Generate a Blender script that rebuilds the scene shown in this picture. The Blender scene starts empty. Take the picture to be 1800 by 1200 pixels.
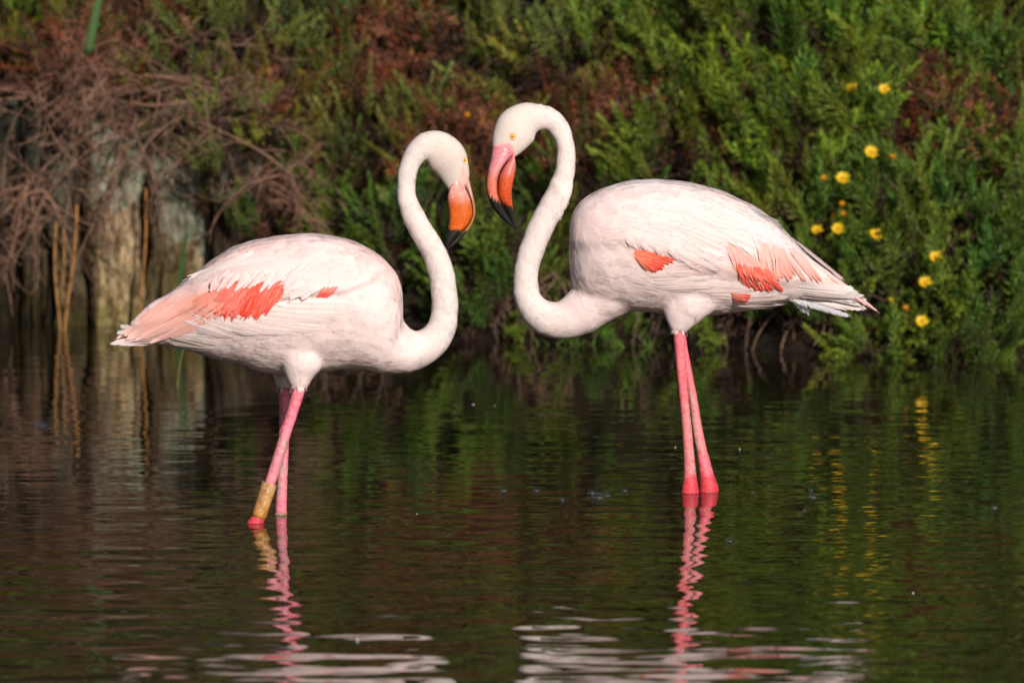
import bpy, bmesh, math, random
import numpy as np
from mathutils import Vector, Matrix
from mathutils.bvhtree import BVHTree

R = math.radians
random.seed(7)
rng = np.random.default_rng(7)
scene = bpy.context.scene
COL = scene.collection

# ------------------------------------------------------------------ camera, sky, sun, exposure
FPX, CAMH = 12450.0, 1.5                      # focal length in photo pixels, camera height above water
PITCH = math.atan(980.0 / FPX)
cam_d = bpy.data.cameras.new('camera')
cam = bpy.data.objects.new('camera', cam_d)
COL.objects.link(cam)
cam.location = (0, 0, CAMH)
cam.rotation_euler = (math.pi / 2 - PITCH, 0, 0)
cam_d.sensor_width = 36.0
cam_d.lens = 36.0 * FPX / 1800.0
cam_d.clip_start, cam_d.clip_end = 0.5, 3000
cam_d.dof.use_dof = True
cam_d.dof.focus_distance = 14.72
cam_d.dof.aperture_fstop = 6.2
scene.camera = cam

SUN_EL, SUN_AZ = 23.0, 19.0                   # elevation, degrees to the right of straight behind the camera
world = bpy.data.worlds.new('World')
scene.world = world
world.use_nodes = True
wn = world.node_tree
sky = wn.nodes.new('ShaderNodeTexSky')
sky.sky_type = 'NISHITA'
sky.sun_disc = False
sky.sun_elevation = R(SUN_EL)
sky.sun_rotation = R(180 - SUN_AZ)
wn.nodes['Background'].inputs['Strength'].default_value = 0.05
wn.links.new(sky.outputs[0], wn.nodes['Background'].inputs['Color'])
sun_d = bpy.data.lights.new('sun', 'SUN')
sun_d.energy = 4.6
sun_d.angle = R(0.5)
sun_d.color = (1.0, 0.92, 0.84)
sun = bpy.data.objects.new('sun', sun_d)
COL.objects.link(sun)
_sd = Vector((math.sin(R(SUN_AZ)) * math.cos(R(SUN_EL)), -math.cos(R(SUN_AZ)) * math.cos(R(SUN_EL)), math.sin(R(SUN_EL))))
sun.location = (3, -6, 8)
sun.rotation_euler = _sd.to_track_quat('Z', 'Y').to_euler()
scene.view_settings.view_transform = 'Standard'
scene.view_settings.look = 'None'
scene.view_settings.exposure = 0.22
scene.view_settings.gamma = 1.0
scene.view_settings.use_curve_mapping = False
scene.render.engine = 'CYCLES'
scene.cycles.use_denoising = True
scene.cycles.use_adaptive_sampling = True
scene.cycles.adaptive_threshold = 0.015
scene.cycles.max_bounces = 5
scene.cycles.diffuse_bounces = 2
scene.cycles.glossy_bounces = 2
scene.cycles.transmission_bounces = 3
scene.cycles.caustics_reflective = True
scene.cycles.blur_glossy = 1.0
scene.cycles.caustics_refractive = False

# ------------------------------------------------------------------ pixel <-> world
FWD = np.array([0, math.cos(PITCH), -math.sin(PITCH)])
UP = np.array([0, math.sin(PITCH), math.cos(PITCH)])
RIGHT = np.array([1.0, 0, 0])
CAM = np.array([0, 0, CAMH])

def ray(px, py):
    d = FWD + RIGHT * ((px - 900) / FPX) + UP * ((600 - py) / FPX)
    return d

def at(px, py, Y):
    d = ray(px, py)
    return CAM + d * (Y / d[1])

def on_water(px, py):
    d = ray(px, py)
    return CAM + d * (-CAMH / d[2])

def proj(P):
    P = np.asarray(P, float)
    q = P - CAM
    f = q @ FWD
    return np.stack([900 + FPX * (q @ RIGHT) / f, 600 - FPX * (q @ UP) / f], -1)

def sstep(a, b, x):
    t = np.clip((np.asarray(x, float) - a) / (b - a), 0, 1)
    return t * t * (3 - 2 * t)

# ------------------------------------------------------------------ mesh helpers
def np_mesh(name, V, F, col=None, smooth=True, mat=None):
    """V (n,3); F: list of arrays (m,k) of polygons with the same k each; col (n,3) point colours."""
    me = bpy.data.meshes.new(name)
    V = np.asarray(V, np.float32)
    Fs = [np.asarray(f, np.int32) for f in (F if isinstance(F, (list, tuple)) else [F]) if len(f)]
    loops = np.concatenate([f.ravel() for f in Fs])
    tot = np.concatenate([np.full(len(f), f.shape[1], np.int32) for f in Fs])
    start = np.concatenate([[0], np.cumsum(tot)[:-1]]).astype(np.int32)
    me.vertices.add(len(V)); me.vertices.foreach_set('co', V.ravel())
    me.loops.add(len(loops)); me.loops.foreach_set('vertex_index', loops)
    me.polygons.add(len(tot))
    me.polygons.foreach_set('loop_start', start)
    me.polygons.foreach_set('loop_total', tot)
    me.update(calc_edges=True)
    me.polygons.foreach_set('use_smooth', np.full(len(tot), smooth))
    if col is not None:
        a = me.color_attributes.new('Col', 'FLOAT_COLOR', 'POINT')
        c = np.ones((len(V), 4), np.float32); c[:, :3] = col
        a.data.foreach_set('color', c.ravel())
    if mat: me.materials.append(mat)
    me.validate()
    return me

def obj(name, me, parent=None, label=None, cat=None, group=None, kind=None):
    o = bpy.data.objects.new(name, me)
    COL.objects.link(o)
    if parent is not None: o.parent = parent
    if label: o['label'] = label
    if cat: o['category'] = cat
    if group: o['group'] = group
    if kind: o['kind'] = kind
    return o

def empty(name, loc, label, cat, group=None):
    o = obj(name, None, None, label, cat, group)
    o.location = loc
    o.empty_display_size = 0.1
    return o

def keep_world(o, parent):
    """parent with the child's mesh given in world coordinates (parent only translated)."""
    o.parent = parent
    o.location = -Vector(parent.location)
    return o

class Geo:
    def __init__(s): s.V, s.F3, s.F4, s.C, s.N, s.n = [], [], [], [], [], 0
    def add(s, V, F, C, N=None):
        V = np.asarray(V, float); F = np.asarray(F, int)
        s.N.append(np.zeros_like(V) if N is None else np.asarray(N, float))
        (s.F3 if F.shape[1] == 3 else s.F4).append(F + s.n)
        s.V.append(V)
        C = np.asarray(C, float)
        s.C.append(np.broadcast_to(C, V.shape) if C.ndim == 1 else C)
        s.n += len(V)
    def mesh(s, name, mat, smooth=True):
        F = []
        if s.F3: F.append(np.concatenate(s.F3))
        if s.F4: F.append(np.concatenate(s.F4))
        me = np_mesh(name, np.concatenate(s.V), F, np.concatenate(s.C), smooth, mat)
        N = np.concatenate(s.N)
        if np.abs(N).max() > 0: me.normals_split_custom_set_from_vertices(N.tolist())   # zero rows keep their own normal
        return me

def tube(pts, rad, sides=5, cap=True):
    pts = np.asarray(pts, float); rad = np.broadcast_to(np.asarray(rad, float), (len(pts),))
    T = np.gradient(pts, axis=0); T /= np.linalg.norm(T, axis=1)[:, None] + 1e-12
    ref = np.array([0.31, 0.2, 0.93]) if abs(T[0] @ np.array([0.31, 0.2, 0.93])) < .9 else np.array([1.0, 0, 0])
    N = np.zeros_like(T); n = ref
    for i in range(len(T)):
        n = n - T[i] * (n @ T[i]); n = n / (np.linalg.norm(n) + 1e-12); N[i] = n
    B = np.cross(T, N)
    a = np.arange(sides) * 2 * math.pi / sides
    V = pts[:, None] + rad[:, None, None] * (np.cos(a)[None, :, None] * N[:, None] + np.sin(a)[None, :, None] * B[:, None])
    F = ring_faces(len(pts), sides)
    return V.reshape(-1, 3), F

def ring_faces(n, s):
    i = np.arange(n - 1)[:, None] * s; j = np.arange(s)[None, :]; k = (j + 1) % s
    return np.stack([i + j, i + k, i + s + k, i + s + j], -1).reshape(-1, 4)

def crom(P, n):
    """Catmull-Rom resample of control rows to n rows."""
    P = np.asarray(P, float)
    Q = np.vstack([2 * P[0] - P[1], P, 2 * P[-1] - P[-2]])
    u = np.linspace(0, len(P) - 1 - 1e-9, n); i = u.astype(int); t = (u - i)[:, None]
    a, b, c, d = Q[i], Q[i + 1], Q[i + 2], Q[i + 3]
    return 0.5 * (2 * b + (c - a) * t + (2 * a - 5 * b + 4 * c - d) * t ** 2 + (3 * b - a - 3 * c + d) * t ** 3)

def closed_loft(rings):
    """rings (n,s,3) -> verts, quads, tris (fan caps)."""
    n, s, _ = rings.shape
    V = np.vstack([rings.reshape(-1, 3), rings[0].mean(0), rings[-1].mean(0)])
    Q = ring_faces(n, s)
    j = np.arange(s); k = (j + 1) % s
    T0 = np.stack([np.full(s, n * s), k, j], -1)
    T1 = np.stack([np.full(s, n * s + 1), (n - 1) * s + j, (n - 1) * s + k], -1)
    return V, Q, np.vstack([T0, T1])

# ------------------------------------------------------------------ materials
def nt(name):
    m = bpy.data.materials.new(name); m.use_nodes = True
    t = m.node_tree; b = t.nodes['Principled BSDF']
    return m, t, b

def mixc(t, mode, fac, a, b):
    n = t.nodes.new('ShaderNodeMix'); n.data_type = 'RGBA'; n.blend_type = mode
    for s, v in ((n.inputs[0], fac), (n.inputs[6], a), (n.inputs[7], b)):
        if hasattr(v, 'is_output'): t.links.new(v, s)
        elif isinstance(v, (int, float)): s.default_value = v
        else: s.default_value = (*v, 1)
    return n.outputs[2]

def noise(t, scale, detail=4, rough=.6, vec=None, dist=0.0):
    n = t.nodes.new('ShaderNodeTexNoise')
    n.inputs['Scale'].default_value = scale; n.inputs['Detail'].default_value = detail
    n.inputs['Roughness'].default_value = rough; n.inputs['Distortion'].default_value = dist
    if vec is not None: t.links.new(vec, n.inputs['Vector'])
    return n.outputs['Fac']

def ramp(t, fac, stops):
    n = t.nodes.new('ShaderNodeValToRGB')
    t.links.new(fac, n.inputs[0])
    e = n.color_ramp.elements
    while len(e) < len(stops): e.new(0.5)
    for el, (p, c) in zip(e, stops):
        el.position = p; el.color = (*c, 1) if not isinstance(c, (int, float)) else (c, c, c, 1)
    return n.outputs[0]

def objvec(t, scale=(1, 1, 1)):
    tc = t.nodes.new('ShaderNodeTexCoord'); mp = t.nodes.new('ShaderNodeMapping')
    mp.inputs['Scale'].default_value = scale
    t.links.new(tc.outputs['Object'], mp.inputs[0])
    return mp.outputs[0]

def bump(t, b, h, strength, dist):
    n = t.nodes.new('ShaderNodeBump')
    n.inputs['Strength'].default_value = strength; n.inputs['Distance'].default_value = dist
    t.links.new(h, n.inputs['Height']); t.links.new(n.outputs[0], b.inputs['Normal'])

def attr(t, name='Col'):
    n = t.nodes.new('ShaderNodeAttribute'); n.attribute_name = name
    return n.outputs['Color']

def vcol_mat(name, rough=.6, spec=.3, nscale=60, nlo=.8, nhi=1.15, bmp=0, bdist=.001, transl=0, objcol=False, bscale=None, sheen=0):
    m, t, b = nt(name)
    c = attr(t)
    if objcol:
        oi = t.nodes.new('ShaderNodeObjectInfo')
        c = mixc(t, 'MULTIPLY', 1.0, c, oi.outputs['Color'])
    v = objvec(t)
    f = noise(t, nscale, 4, .6, v)
    c = mixc(t, 'MULTIPLY', 1.0, c, ramp(t, f, [(.25, nlo), (.75, nhi)]))
    t.links.new(c, b.inputs['Base Color'])
    b.inputs['Roughness'].default_value = rough
    b.inputs['Specular IOR Level'].default_value = spec
    if sheen:
        b.inputs['Sheen Weight'].default_value = sheen
    if bmp: bump(t, b, noise(t, bscale or nscale * 2, 3, .6, v), bmp, bdist)
    if transl:
        tr = t.nodes.new('ShaderNodeBsdfTranslucent'); t.links.new(c, tr.inputs[0])
        mx = t.nodes.new('ShaderNodeMixShader'); mx.inputs[0].default_value = transl
        t.links.new(b.outputs[0], mx.inputs[1]); t.links.new(tr.outputs[0], mx.inputs[2])
        t.links.new(mx.outputs[0], t.nodes['Material Output'].inputs[0])
    return m

M = {}
M['foliage'] = vcol_mat('foliage', .5, .35, 25, .75, 1.2, transl=.22, objcol=True)
M['wood'] = vcol_mat('dry_wood', .85, .15, 90, .6, 1.3, bmp=.5, bdist=.002)
M['reed'] = vcol_mat('reed', .55, .3, 40, .7, 1.2)
M['petal'] = vcol_mat('petal', .5, .3, 200, .85, 1.1, transl=.2)
M['plumage'] = vcol_mat('plumage', .8, .10, 90, .97, 1.03, transl=.03)
M['skin'] = vcol_mat('bird_body', .8, .10, 90, .97, 1.03, bmp=.10, bdist=.0010, bscale=420)
_b = M['skin'].node_tree.nodes['Principled BSDF']
_b.inputs['Subsurface Weight'].default_value = .35; _b.inputs['Subsurface Radius'].default_value = (1.0, .72, .66); _b.inputs['Subsurface Scale'].default_value = .006
M['bill'] = vcol_mat('bill', .26, .55, 220, .72, 1.15, bmp=.25, bdist=.0006)
M['leg'] = vcol_mat('leg_skin', .55, .35, 150, .55, 1.2, bmp=.7, bdist=.0011)
M['eye'] = vcol_mat('eye', .12, .6, 300, .9, 1.1)

def soil_material():
    m, t, b = nt('bank_soil')
    v = objvec(t)
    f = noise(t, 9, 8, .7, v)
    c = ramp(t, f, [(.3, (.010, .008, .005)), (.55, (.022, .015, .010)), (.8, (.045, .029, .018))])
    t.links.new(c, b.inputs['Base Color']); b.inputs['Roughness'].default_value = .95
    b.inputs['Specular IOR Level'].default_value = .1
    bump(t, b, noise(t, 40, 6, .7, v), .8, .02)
    return m
M['soil'] = soil_material()

def water_material():
    m, t, b = nt('pond_water')
    v = objvec(t)
    c = ramp(t, noise(t, .8, 3, .5, v), [(.3, (.012, .009, .0045)), (.7, (.020, .014, .0075))])
    t.links.new(c, b.inputs['Base Color'])
    b.inputs['Roughness'].default_value = .015
    b.inputs['IOR'].default_value = 1.333
    h = noise(t, 38, 2, .5, objvec(t, (.55, 1, 1)))
    bump(t, b, h, 1.0, .00013)
    return m
M['water'] = water_material()

def timber_material():
    m, t, b = nt('weathered_timber')
    v = objvec(t, (1, 1, .16))
    vi = objvec(t)
    f = noise(t, 26, 7, .65, v, 1.2)
    base = ramp(t, f, [(.28, (.16, .11, .06)), (.42, (.36, .27, .17)), (.55, (.52, .42, .29)), (.75, (.66, .58, .44))])
    pale = ramp(t, noise(t, 30, 6, .7, v, .8), [(.35, (.16, .2, .16)), (.55, (.42, .50, .42)), (.75, (.62, .68, .60))])
    sx = t.nodes.new('ShaderNodeSeparateXYZ'); tc = t.nodes.new('ShaderNodeTexCoord'); t.links.new(tc.outputs['Object'], sx.inputs[0])
    n1 = noise(t, 5.5, 6, .7, vi)
    # lichen patch: high on the boards; algae: low on the boards
    add = t.nodes.new('ShaderNodeMath'); add.operation = 'MULTIPLY_ADD'; t.links.new(n1, add.inputs[0]); add.inputs[1].default_value = 1.3; t.links.new(sx.outputs['Z'], add.inputs[2])
    c = mixc(t, 'MIX', ramp(t, add.outputs[0], [(.98, 0.0), (1.15, .85)]), base, pale)
    sub = t.nodes.new('ShaderNodeMath'); sub.operation = 'MULTIPLY_ADD'; t.links.new(n1, sub.inputs[0]); sub.inputs[1].default_value = .6; t.links.new(sx.outputs['Z'], sub.inputs[2])
    c = mixc(t, 'MIX', ramp(t, sub.outputs[0], [(.33, .85), (.56, 0.0)]), c, (.16, .14, .035))
    c = mixc(t, 'MULTIPLY', 1.0, c, ramp(t, noise(t, 11, 5, .7, v, 1.0), [(.36, (.13, .10, .08)), (.56, (1, 1, 1))]))
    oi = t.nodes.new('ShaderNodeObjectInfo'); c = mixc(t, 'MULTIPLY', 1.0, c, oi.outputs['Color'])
    c = mixc(t, 'MULTIPLY', 1.0, c, ramp(t, noise(t, 38, 4, .7, objvec(t, (1, 1, .5)), 1.5), [(.38, (.30, .25, .20)), (.5, (.95, .93, .9)), (.7, (1.15, 1.12, 1.05))]))
    t.links.new(c, b.inputs['Base Color']); b.inputs['Roughness'].default_value = .9
    b.inputs['Specular IOR Level'].default_value = .15
    bump(t, b, f, .9, .012)
    return m
M['timber'] = timber_material()

def bubble_material():
    m, t, b = nt('bubble_film')
    gl = t.nodes.new('ShaderNodeBsdfGlossy'); gl.inputs['Roughness'].default_value = .03
    gl.inputs['Color'].default_value = (.9, .95, 1, 1)
    tp = t.nodes.new('ShaderNodeBsdfTransparent')
    lw = t.nodes.new('ShaderNodeLayerWeight'); lw.inputs['Blend'].default_value = .25
    rp = ramp(t, lw.outputs['Facing'], [(0.0, .09), (1.0, .45)])
    mx = t.nodes.new('ShaderNodeMixShader')
    t.links.new(rp, mx.inputs[0]); t.links.new(tp.outputs[0], mx.inputs[1]); t.links.new(gl.outputs[0], mx.inputs[2])
    t.links.new(mx.outputs[0], t.nodes['Material Output'].inputs[0])
    return m
M['bubble'] = bubble_material()

def band_material():
    m, t, b = nt('leg_band_plastic')
    v = objvec(t)
    c = mixc(t, 'MIX', ramp(t, noise(t, 70, 5, .75, v), [(.40, 0.0), (.62, .85)]), attr(t), (.30, .11, .022))
    t.links.new(c, b.inputs['Base Color']); b.inputs['Roughness'].default_value = .35
    bump(t, b, noise(t, 300, 3, .6, v), .3, .0005)
    return m
M['band'] = band_material()

# ------------------------------------------------------------------ terrain: one sheet from the pond bed over the bank to the horizon
def shore(x): return 19.1 - .43 * np.clip(x, -4, 4) + .05 * np.sin(x * 5.3) + .03 * np.sin(x * 13 + 1)
WALL_X = -0.72
def vnoise(x, y, s=0):
    return (np.sin(3.1 * x + 1.7 * y + s) + np.sin(-2.3 * x + 4.1 * y + 2 * s + 1) + .6 * np.sin(7.3 * x - 5.1 * y + s) + .5 * np.sin(11 * x + 9 * y + 3 * s)) / 3
def terrain(x, y):
    x = np.asarray(x, float); y = np.asarray(y, float)
    d = y - shore(x)
    slope = -.35 + .35 * sstep(-.6, -.02, d) + .06 * sstep(-.02, .06, d) + np.where(d > 0, .80 * np.minimum(d, 3.3), 0)
    w = 1 - sstep(WALL_X - .05, WALL_X + .1, x)
    wall = np.where(d < .10, -.35, .0) + np.where(d > .10, .50 + .66 * np.minimum(np.maximum(d - .1, 0), 3.2), 0)
    z = slope * (1 - w) + wall * w
    return z + .035 * vnoise(x * 1.3, y * 1.3) * sstep(.05, .3, d)

gx = np.concatenate([np.linspace(-900, -5, 14), np.linspace(-4, 4, 130), np.linspace(5, 900, 14)])
gy = np.concatenate([np.linspace(-900, 15, 20), np.linspace(16, 24.5, 170), np.array([26, 30, 45, 80, 200, 900])])
X, Yg = np.meshgrid(gx, gy)
V = np.stack([X, Yg, terrain(X, Yg)], -1).reshape(-1, 3)
nx_, ny_ = len(gx), len(gy)
ii = (np.arange(ny_ - 1)[:, None] * nx_ + np.arange(nx_ - 1)[None]).ravel()
F = np.stack([ii, ii + 1, ii + nx_ + 1, ii + nx_], -1)
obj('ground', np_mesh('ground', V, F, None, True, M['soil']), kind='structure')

def terrain_hit(px, py):
    d = ray(px, py)
    for Y in np.arange(18.0, 24, .01):
        p = CAM + d * (Y / d[1])
        if p[2] <= terrain(p[0], p[1]): return p
    return CAM + d * (22 / d[1])

# ------------------------------------------------------------------ water with real ripples
def ripple(x, y):
    r = np.random.default_rng(3)
    h = np.zeros_like(x)
    for k in range(70):
        lam = .055 * (9 ** r.random())
        th = r.normal(0, .55) + (math.pi / 2)          # crests run mostly across the view
        amp = .0075 * lam / (2 * math.pi) * (.6 + .8 * r.random())
        if lam > .25: amp *= .7
        kx, ky = 2 * math.pi / lam * math.cos(th), 2 * math.pi / lam * math.sin(th)
        h += amp * np.sin(kx * x + ky * y + r.random() * 6.28) * .36
    calm = .55 + .35 * np.sin(1.1 * x + .8 * y + .5) * np.sin(.7 * x - 1.5 * y) + .75 * (1 - sstep(11.6, 14.0, y)) + .25 * (1 - sstep(14, 16, y))
    h = h * np.maximum(calm, .12)
    for (bx, by) in LEGS_W:                               # faint rings where the legs break the surface
        rr = np.hypot(x - bx, y - by)
        h += .00022 * np.sin(rr * 2 * math.pi / .05) * np.exp(-rr / .16)
        h += .0022 * np.exp(-(rr / .022) ** 2)
    return h
LEGS_W = [on_water(1212, 866)[:2], on_water(1246, 863)[:2], on_water(451, 919)[:2], on_water(494, 905)[:2]]
wx = np.concatenate([[-60, -20, -6], np.linspace(-2.0, 2.0, 330), [6, 20, 60]])
wy = np.concatenate([[-60, -10, 5, 9.5], np.linspace(10.6, 20.2, 640), [21]])
X, Yw = np.meshgrid(wx, wy)
Z = ripple(X, Yw) * ((np.abs(X) < 2.01) & (Yw > 10.5) & (Yw < 20.3))
V = np.stack([X, Yw, Z], -1).reshape(-1, 3)
ii = (np.arange(len(wy) - 1)[:, None] * len(wx) + np.arange(len(wx) - 1)[None]).ravel()
obj('water', np_mesh('water', V, np.stack([ii, ii + 1, ii + len(wx) + 1, ii + len(wx)], -1), None, True, M['water']), kind='structure')

# ------------------------------------------------------------------ timber revetment on the left bank
rev = empty('timber_revetment', (-1.1, float(shore(-1.1)) + .02, 0), 'weathered pale timber revetment of upright boards at left waterline', 'retaining wall')
bi = 0
BOARD_SHADE = [.10, .18, .28, .8, .48, .16]  # tint per board: shade of the overhanging twigs put into the darker boards' colour
for (p0, p1) in [(-60, 33), (36, 86), (88, 151), (153, 249), (258, 367), (373, 465)]:
    xa, xb = (p0 - 900) / FPX * 19.62, (p1 - 900) / FPX * 19.62
    r = np.random.default_rng(100 + bi); bi += 1
    nu, nv = 15, 40
    top = .56 + r.uniform(-.05, .06)
    u = np.linspace(0, 1, nu); v = np.linspace(0, 1, nv)
    U, Vv = np.meshgrid(u, v)
    edge = (np.abs(U - .5) * 2) ** 6
    ph = r.random(4) * 6.28
    depth = -.030 + .014 * edge + .010 * np.sin(U * 9 + ph[0] + 2.2 * np.sin(Vv * 5 + ph[1])) + .007 * np.sin(Vv * 13 + ph[2] + U * 6) + .006 * np.sin(U * 31 + 3 * np.sin(Vv * 7 + ph[1])) + r.normal(0, .0025, U.shape)
    wob = .010 * np.sin(Vv * 9 + ph[3]) + .004 * np.sin(Vv * 31 + ph[0])
    xs = xa + (xb - xa) * U + wob
    zs = -.2 + (top + .2) * Vv + .02 * np.sin(U * 5 + ph[0]) * Vv
    yc = float(shore((xa + xb) / 2)) + .06 + r.uniform(-.015, .02)
    front = np.stack([xs, yc + depth, zs], -1).reshape(-1, 3)
    back = front.copy(); back[:, 1] = yc + .05
    n = nu * nv
    qi = (np.arange(nv - 1)[:, None] * nu + np.arange(nu - 1)[None]).ravel()
    Ff = np.stack([qi, qi + 1, qi + nu + 1, qi + nu], -1)
    rim = np.concatenate([np.arange(nu), np.arange(1, nv) * nu + nu - 1, (nv - 1) * nu + np.arange(nu - 2, -1, -1), np.arange(nv - 2, 0, -1) * nu])
    rk = np.roll(rim, -1)
    Fr = np.stack([rim, rim + n, rk + n, rk], -1)
    keep_world(obj('board', np_mesh('board', np.vstack([front, back]), np.vstack([Ff, Ff[:, ::-1] + n, Fr]), None, True, M['timber'])), rev).color = (BOARD_SHADE[bi - 1], BOARD_SHADE[bi - 1] * .95, BOARD_SHADE[bi - 1] * .88, 1)

# ------------------------------------------------------------------ shrubs
def leaf_sprig(r, L, nleaf, ll, lw, droop=0.0, bend=.25):
    """an upright sprig: thin stem along +z with narrow fleshy leaves; returns V, F3, Cfactor(n,)"""
    g_v, g_f, g_c, n = [], [], [], 0
    bd = r.uniform(-bend, bend, 2)
    def stem(t): return np.array([bd[0] * L * t * t, bd[1] * L * t * t, L * t])
    sp = np.array([stem(t) for t in np.linspace(0, 1, 4)])
    tv, tf = tube(sp, [.0022, .0019, .0015, .0008], 3)
    tf3 = np.vstack([tf[:, [0, 1, 2]], tf[:, [0, 2, 3]]])
    g_v.append(tv); g_f.append(tf3); g_c.append(np.tile([.75, .7, .6], (len(tv), 1))); n += len(tv)
    for k in range(nleaf):
        t = .12 + .88 * (k / (nleaf - 1)) ** .8
        az = k * 2.4 + r.uniform(-.4, .4)
        el = R(18 + 58 * t ** 1.5 + r.uniform(-14, 14)) - droop
        d = np.array([math.cos(az) * math.cos(el), math.sin(az) * math.cos(el), math.sin(el)])
        s = np.array([-math.sin(az), math.cos(az), 0])
        nn = np.cross(d, s)
        l = ll * r.uniform(.65, 1.15) * (1 - .35 * t ** 3); w = lw * r.uniform(.8, 1.2)
        b = stem(t)
        m = b + d * l * .55 + nn * l * .04
        tip = b + d * l + np.array([0, 0, .12 * l])
        g_v.append(np.array([b, m + s * w * .5 - nn * w * .2, m + nn * w * .15, m - s * w * .5 - nn * w * .2, tip]))
        g_f.append(np.array([[0, 1, 2], [0, 2, 3], [1, 4, 2], [2, 4, 3]]) + n)
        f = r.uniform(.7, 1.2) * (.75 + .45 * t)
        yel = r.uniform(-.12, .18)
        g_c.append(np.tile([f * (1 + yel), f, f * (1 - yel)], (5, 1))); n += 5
    return np.concatenate(g_v), np.concatenate(g_f), np.concatenate(g_c)

_r = np.random.default_rng(21)
SPRIGS = [leaf_sprig(_r, _r.uniform(.12, .20), 44, .036, .0056) for _ in range(8)]
SPRIGS_FINE = [leaf_sprig(_r, _r.uniform(.11, .18), 42, .026, .0048) for _ in range(6)]
DEADSPRIGS = [leaf_sprig(_r, _r.uniform(.09, .14), 22, .024, .003, droop=.7, bend=.6) for _ in range(5)]

def rot_to(d, roll):
    z = d / np.linalg.norm(d)
    a = np.array([0, 0, 1.0]) if abs(z[2]) < .95 else np.array([1.0, 0, 0])
    x = np.cross(a, z); x /= np.linalg.norm(x); y = np.cross(z, x)
    c, s = math.cos(roll), math.sin(roll)
    return np.stack([x * c + y * s, -x * s + y * c, z], 1)

def shrub_meshes(seed, Rr, n_live, n_dead, templates, rust=1.0):
    r = np.random.default_rng(seed)
    gl, gd, gs = Geo(), Geo(), Geo()
    lob = r.random(6) * 6.28
    ncl = max(7, n_live // 9)
    clumps = []
    for c in range(ncl):
        az = c * 2.4 + r.uniform(-.5, .5); el = math.asin(((c + .5) / ncl) ** .9)
        clumps.append((az, el, r.uniform(.72, 1.14), r.uniform(.45, 1.4), r.uniform(-.2, .28), r.normal(0, .3, 3)))
    for k in range(n_live + n_dead):
        live = k < n_live
        az = r.uniform(0, 2 * math.pi)
        el = math.asin(r.uniform(.02, 1) ** .8)
        if live:
            ck = clumps[k % ncl]
            el = ck[1] + r.normal(0, .13); az = ck[0] + r.normal(0, .13) / max(math.cos(el), .3)
        q = np.array([math.cos(az) * math.cos(el), math.sin(az) * math.cos(el), math.sin(el)])
        lobes = 1 + .22 * math.sin(3 * az + lob[0] + 2 * el) + .14 * math.sin(5 * az + lob[1])
        rad = Rr * lobes * (ck[2] * r.uniform(.8, 1.02) if live else r.uniform(.35, .80 if rust == 1 else .98))
        p = q * rad * np.array([1, 1, .85])
        d = q * .75 + np.array([0, 0, .75]) + ck[5] + r.normal(0, .2, 3) if live else q + r.normal(0, .6, 3) + np.array([0, 0, .1])
        T = templates[r.integers(len(templates))] if live else DEADSPRIGS[r.integers(len(DEADSPRIGS))]
        m = rot_to(d, r.uniform(0, 6.28))
        sc = r.uniform(.75, 1.2) * (Rr / .27) ** .3
        V = T[0] @ m.T * sc + p - d / np.linalg.norm(d) * .05
        if live:
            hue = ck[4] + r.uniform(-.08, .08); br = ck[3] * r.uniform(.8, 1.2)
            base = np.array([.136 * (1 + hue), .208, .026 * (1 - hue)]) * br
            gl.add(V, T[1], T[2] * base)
        else:
            base = np.array([[.075, .028, .013], [.11, .045, .021], [.04, .02, .011], [.10, .06, .036]][r.integers(4)]) * r.uniform(.4, 1.1) * (np.array([1.15, .88, .8]) * rust if rust > 1 else .55)
            gd.add(V, T[1], T[2] * base)
        if k % 4 == 0:
            mid = p * .5 + r.normal(0, .02, 3)
            pts = crom(np.array([[0, 0, -.05], mid * .7, p * .85, p]) , 7)
            tv, tf = tube(pts, np.linspace(.005, .0018, 7), 4)
            gs.add(tv, tf, np.array([.10, .065, .045]) * r.uniform(.6, 1.3))
    return gl.mesh('foliage', M['foliage']), gd.mesh('dry_foliage', M['foliage']), gs.mesh('stems', M['wood'])

KINDS = {
    'green': [shrub_meshes(31 + k, .25, 105, 120, SPRIGS) for k in range(4)],
    'olive': [shrub_meshes(51 + k, .25, 100, 210, SPRIGS_FINE) for k in range(3)],
    'brown': [shrub_meshes(71 + k, .25, 26, 300, SPRIGS_FINE, 2.4) for k in range(3)],
}
TINT = {'green': (1.0, 1.0, 1.0), 'olive': (1.22, .98, 1.7), 'brown': (1.2, .88, 1.2), 'bright': (1.12, 1.2, .95), 'deep': (.68, .80, .85)}
SHRUBS = []
def shrub(px, py, kind, tint, scale, label, cat='shrub', group='shrubs on the bank'):
    p = terrain_hit(px, py + 70)
    k = len(SHRUBS)
    e = empty({'green': 'samphire_shrub', 'olive': 'glasswort_shrub', 'brown': 'dry_shrub'}[kind], p, label, cat, group)
    e.rotation_euler = (R(random.uniform(22, 38)), R(random.uniform(-8, 8)), R(random.uniform(-35, 35)) + (k % 5) * 0.9)
    # lean towards the water whatever the turn
    e.rotation_mode = 'XYZ'
    lean = Matrix.Rotation(R(random.uniform(20, 34)), 4, 'X') @ Matrix.Rotation(random.uniform(0, 6.28), 4, 'Z')
    e.rotation_euler = lean.to_euler()
    e.scale = (scale,) * 3
    variants = KINDS[kind]
    mf, md, ms = variants[k % len(variants)]
    j = random.uniform(.85, 1.15)
    for nm, me in (('foliage', mf), ('dry_foliage', md), ('stems', ms)):
        o = obj(nm, me, e)
        if nm == 'foliage': o.color = (*[c * j for c in TINT[tint]], 1)
    SHRUBS.append((e, px, py))
    return e

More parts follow.
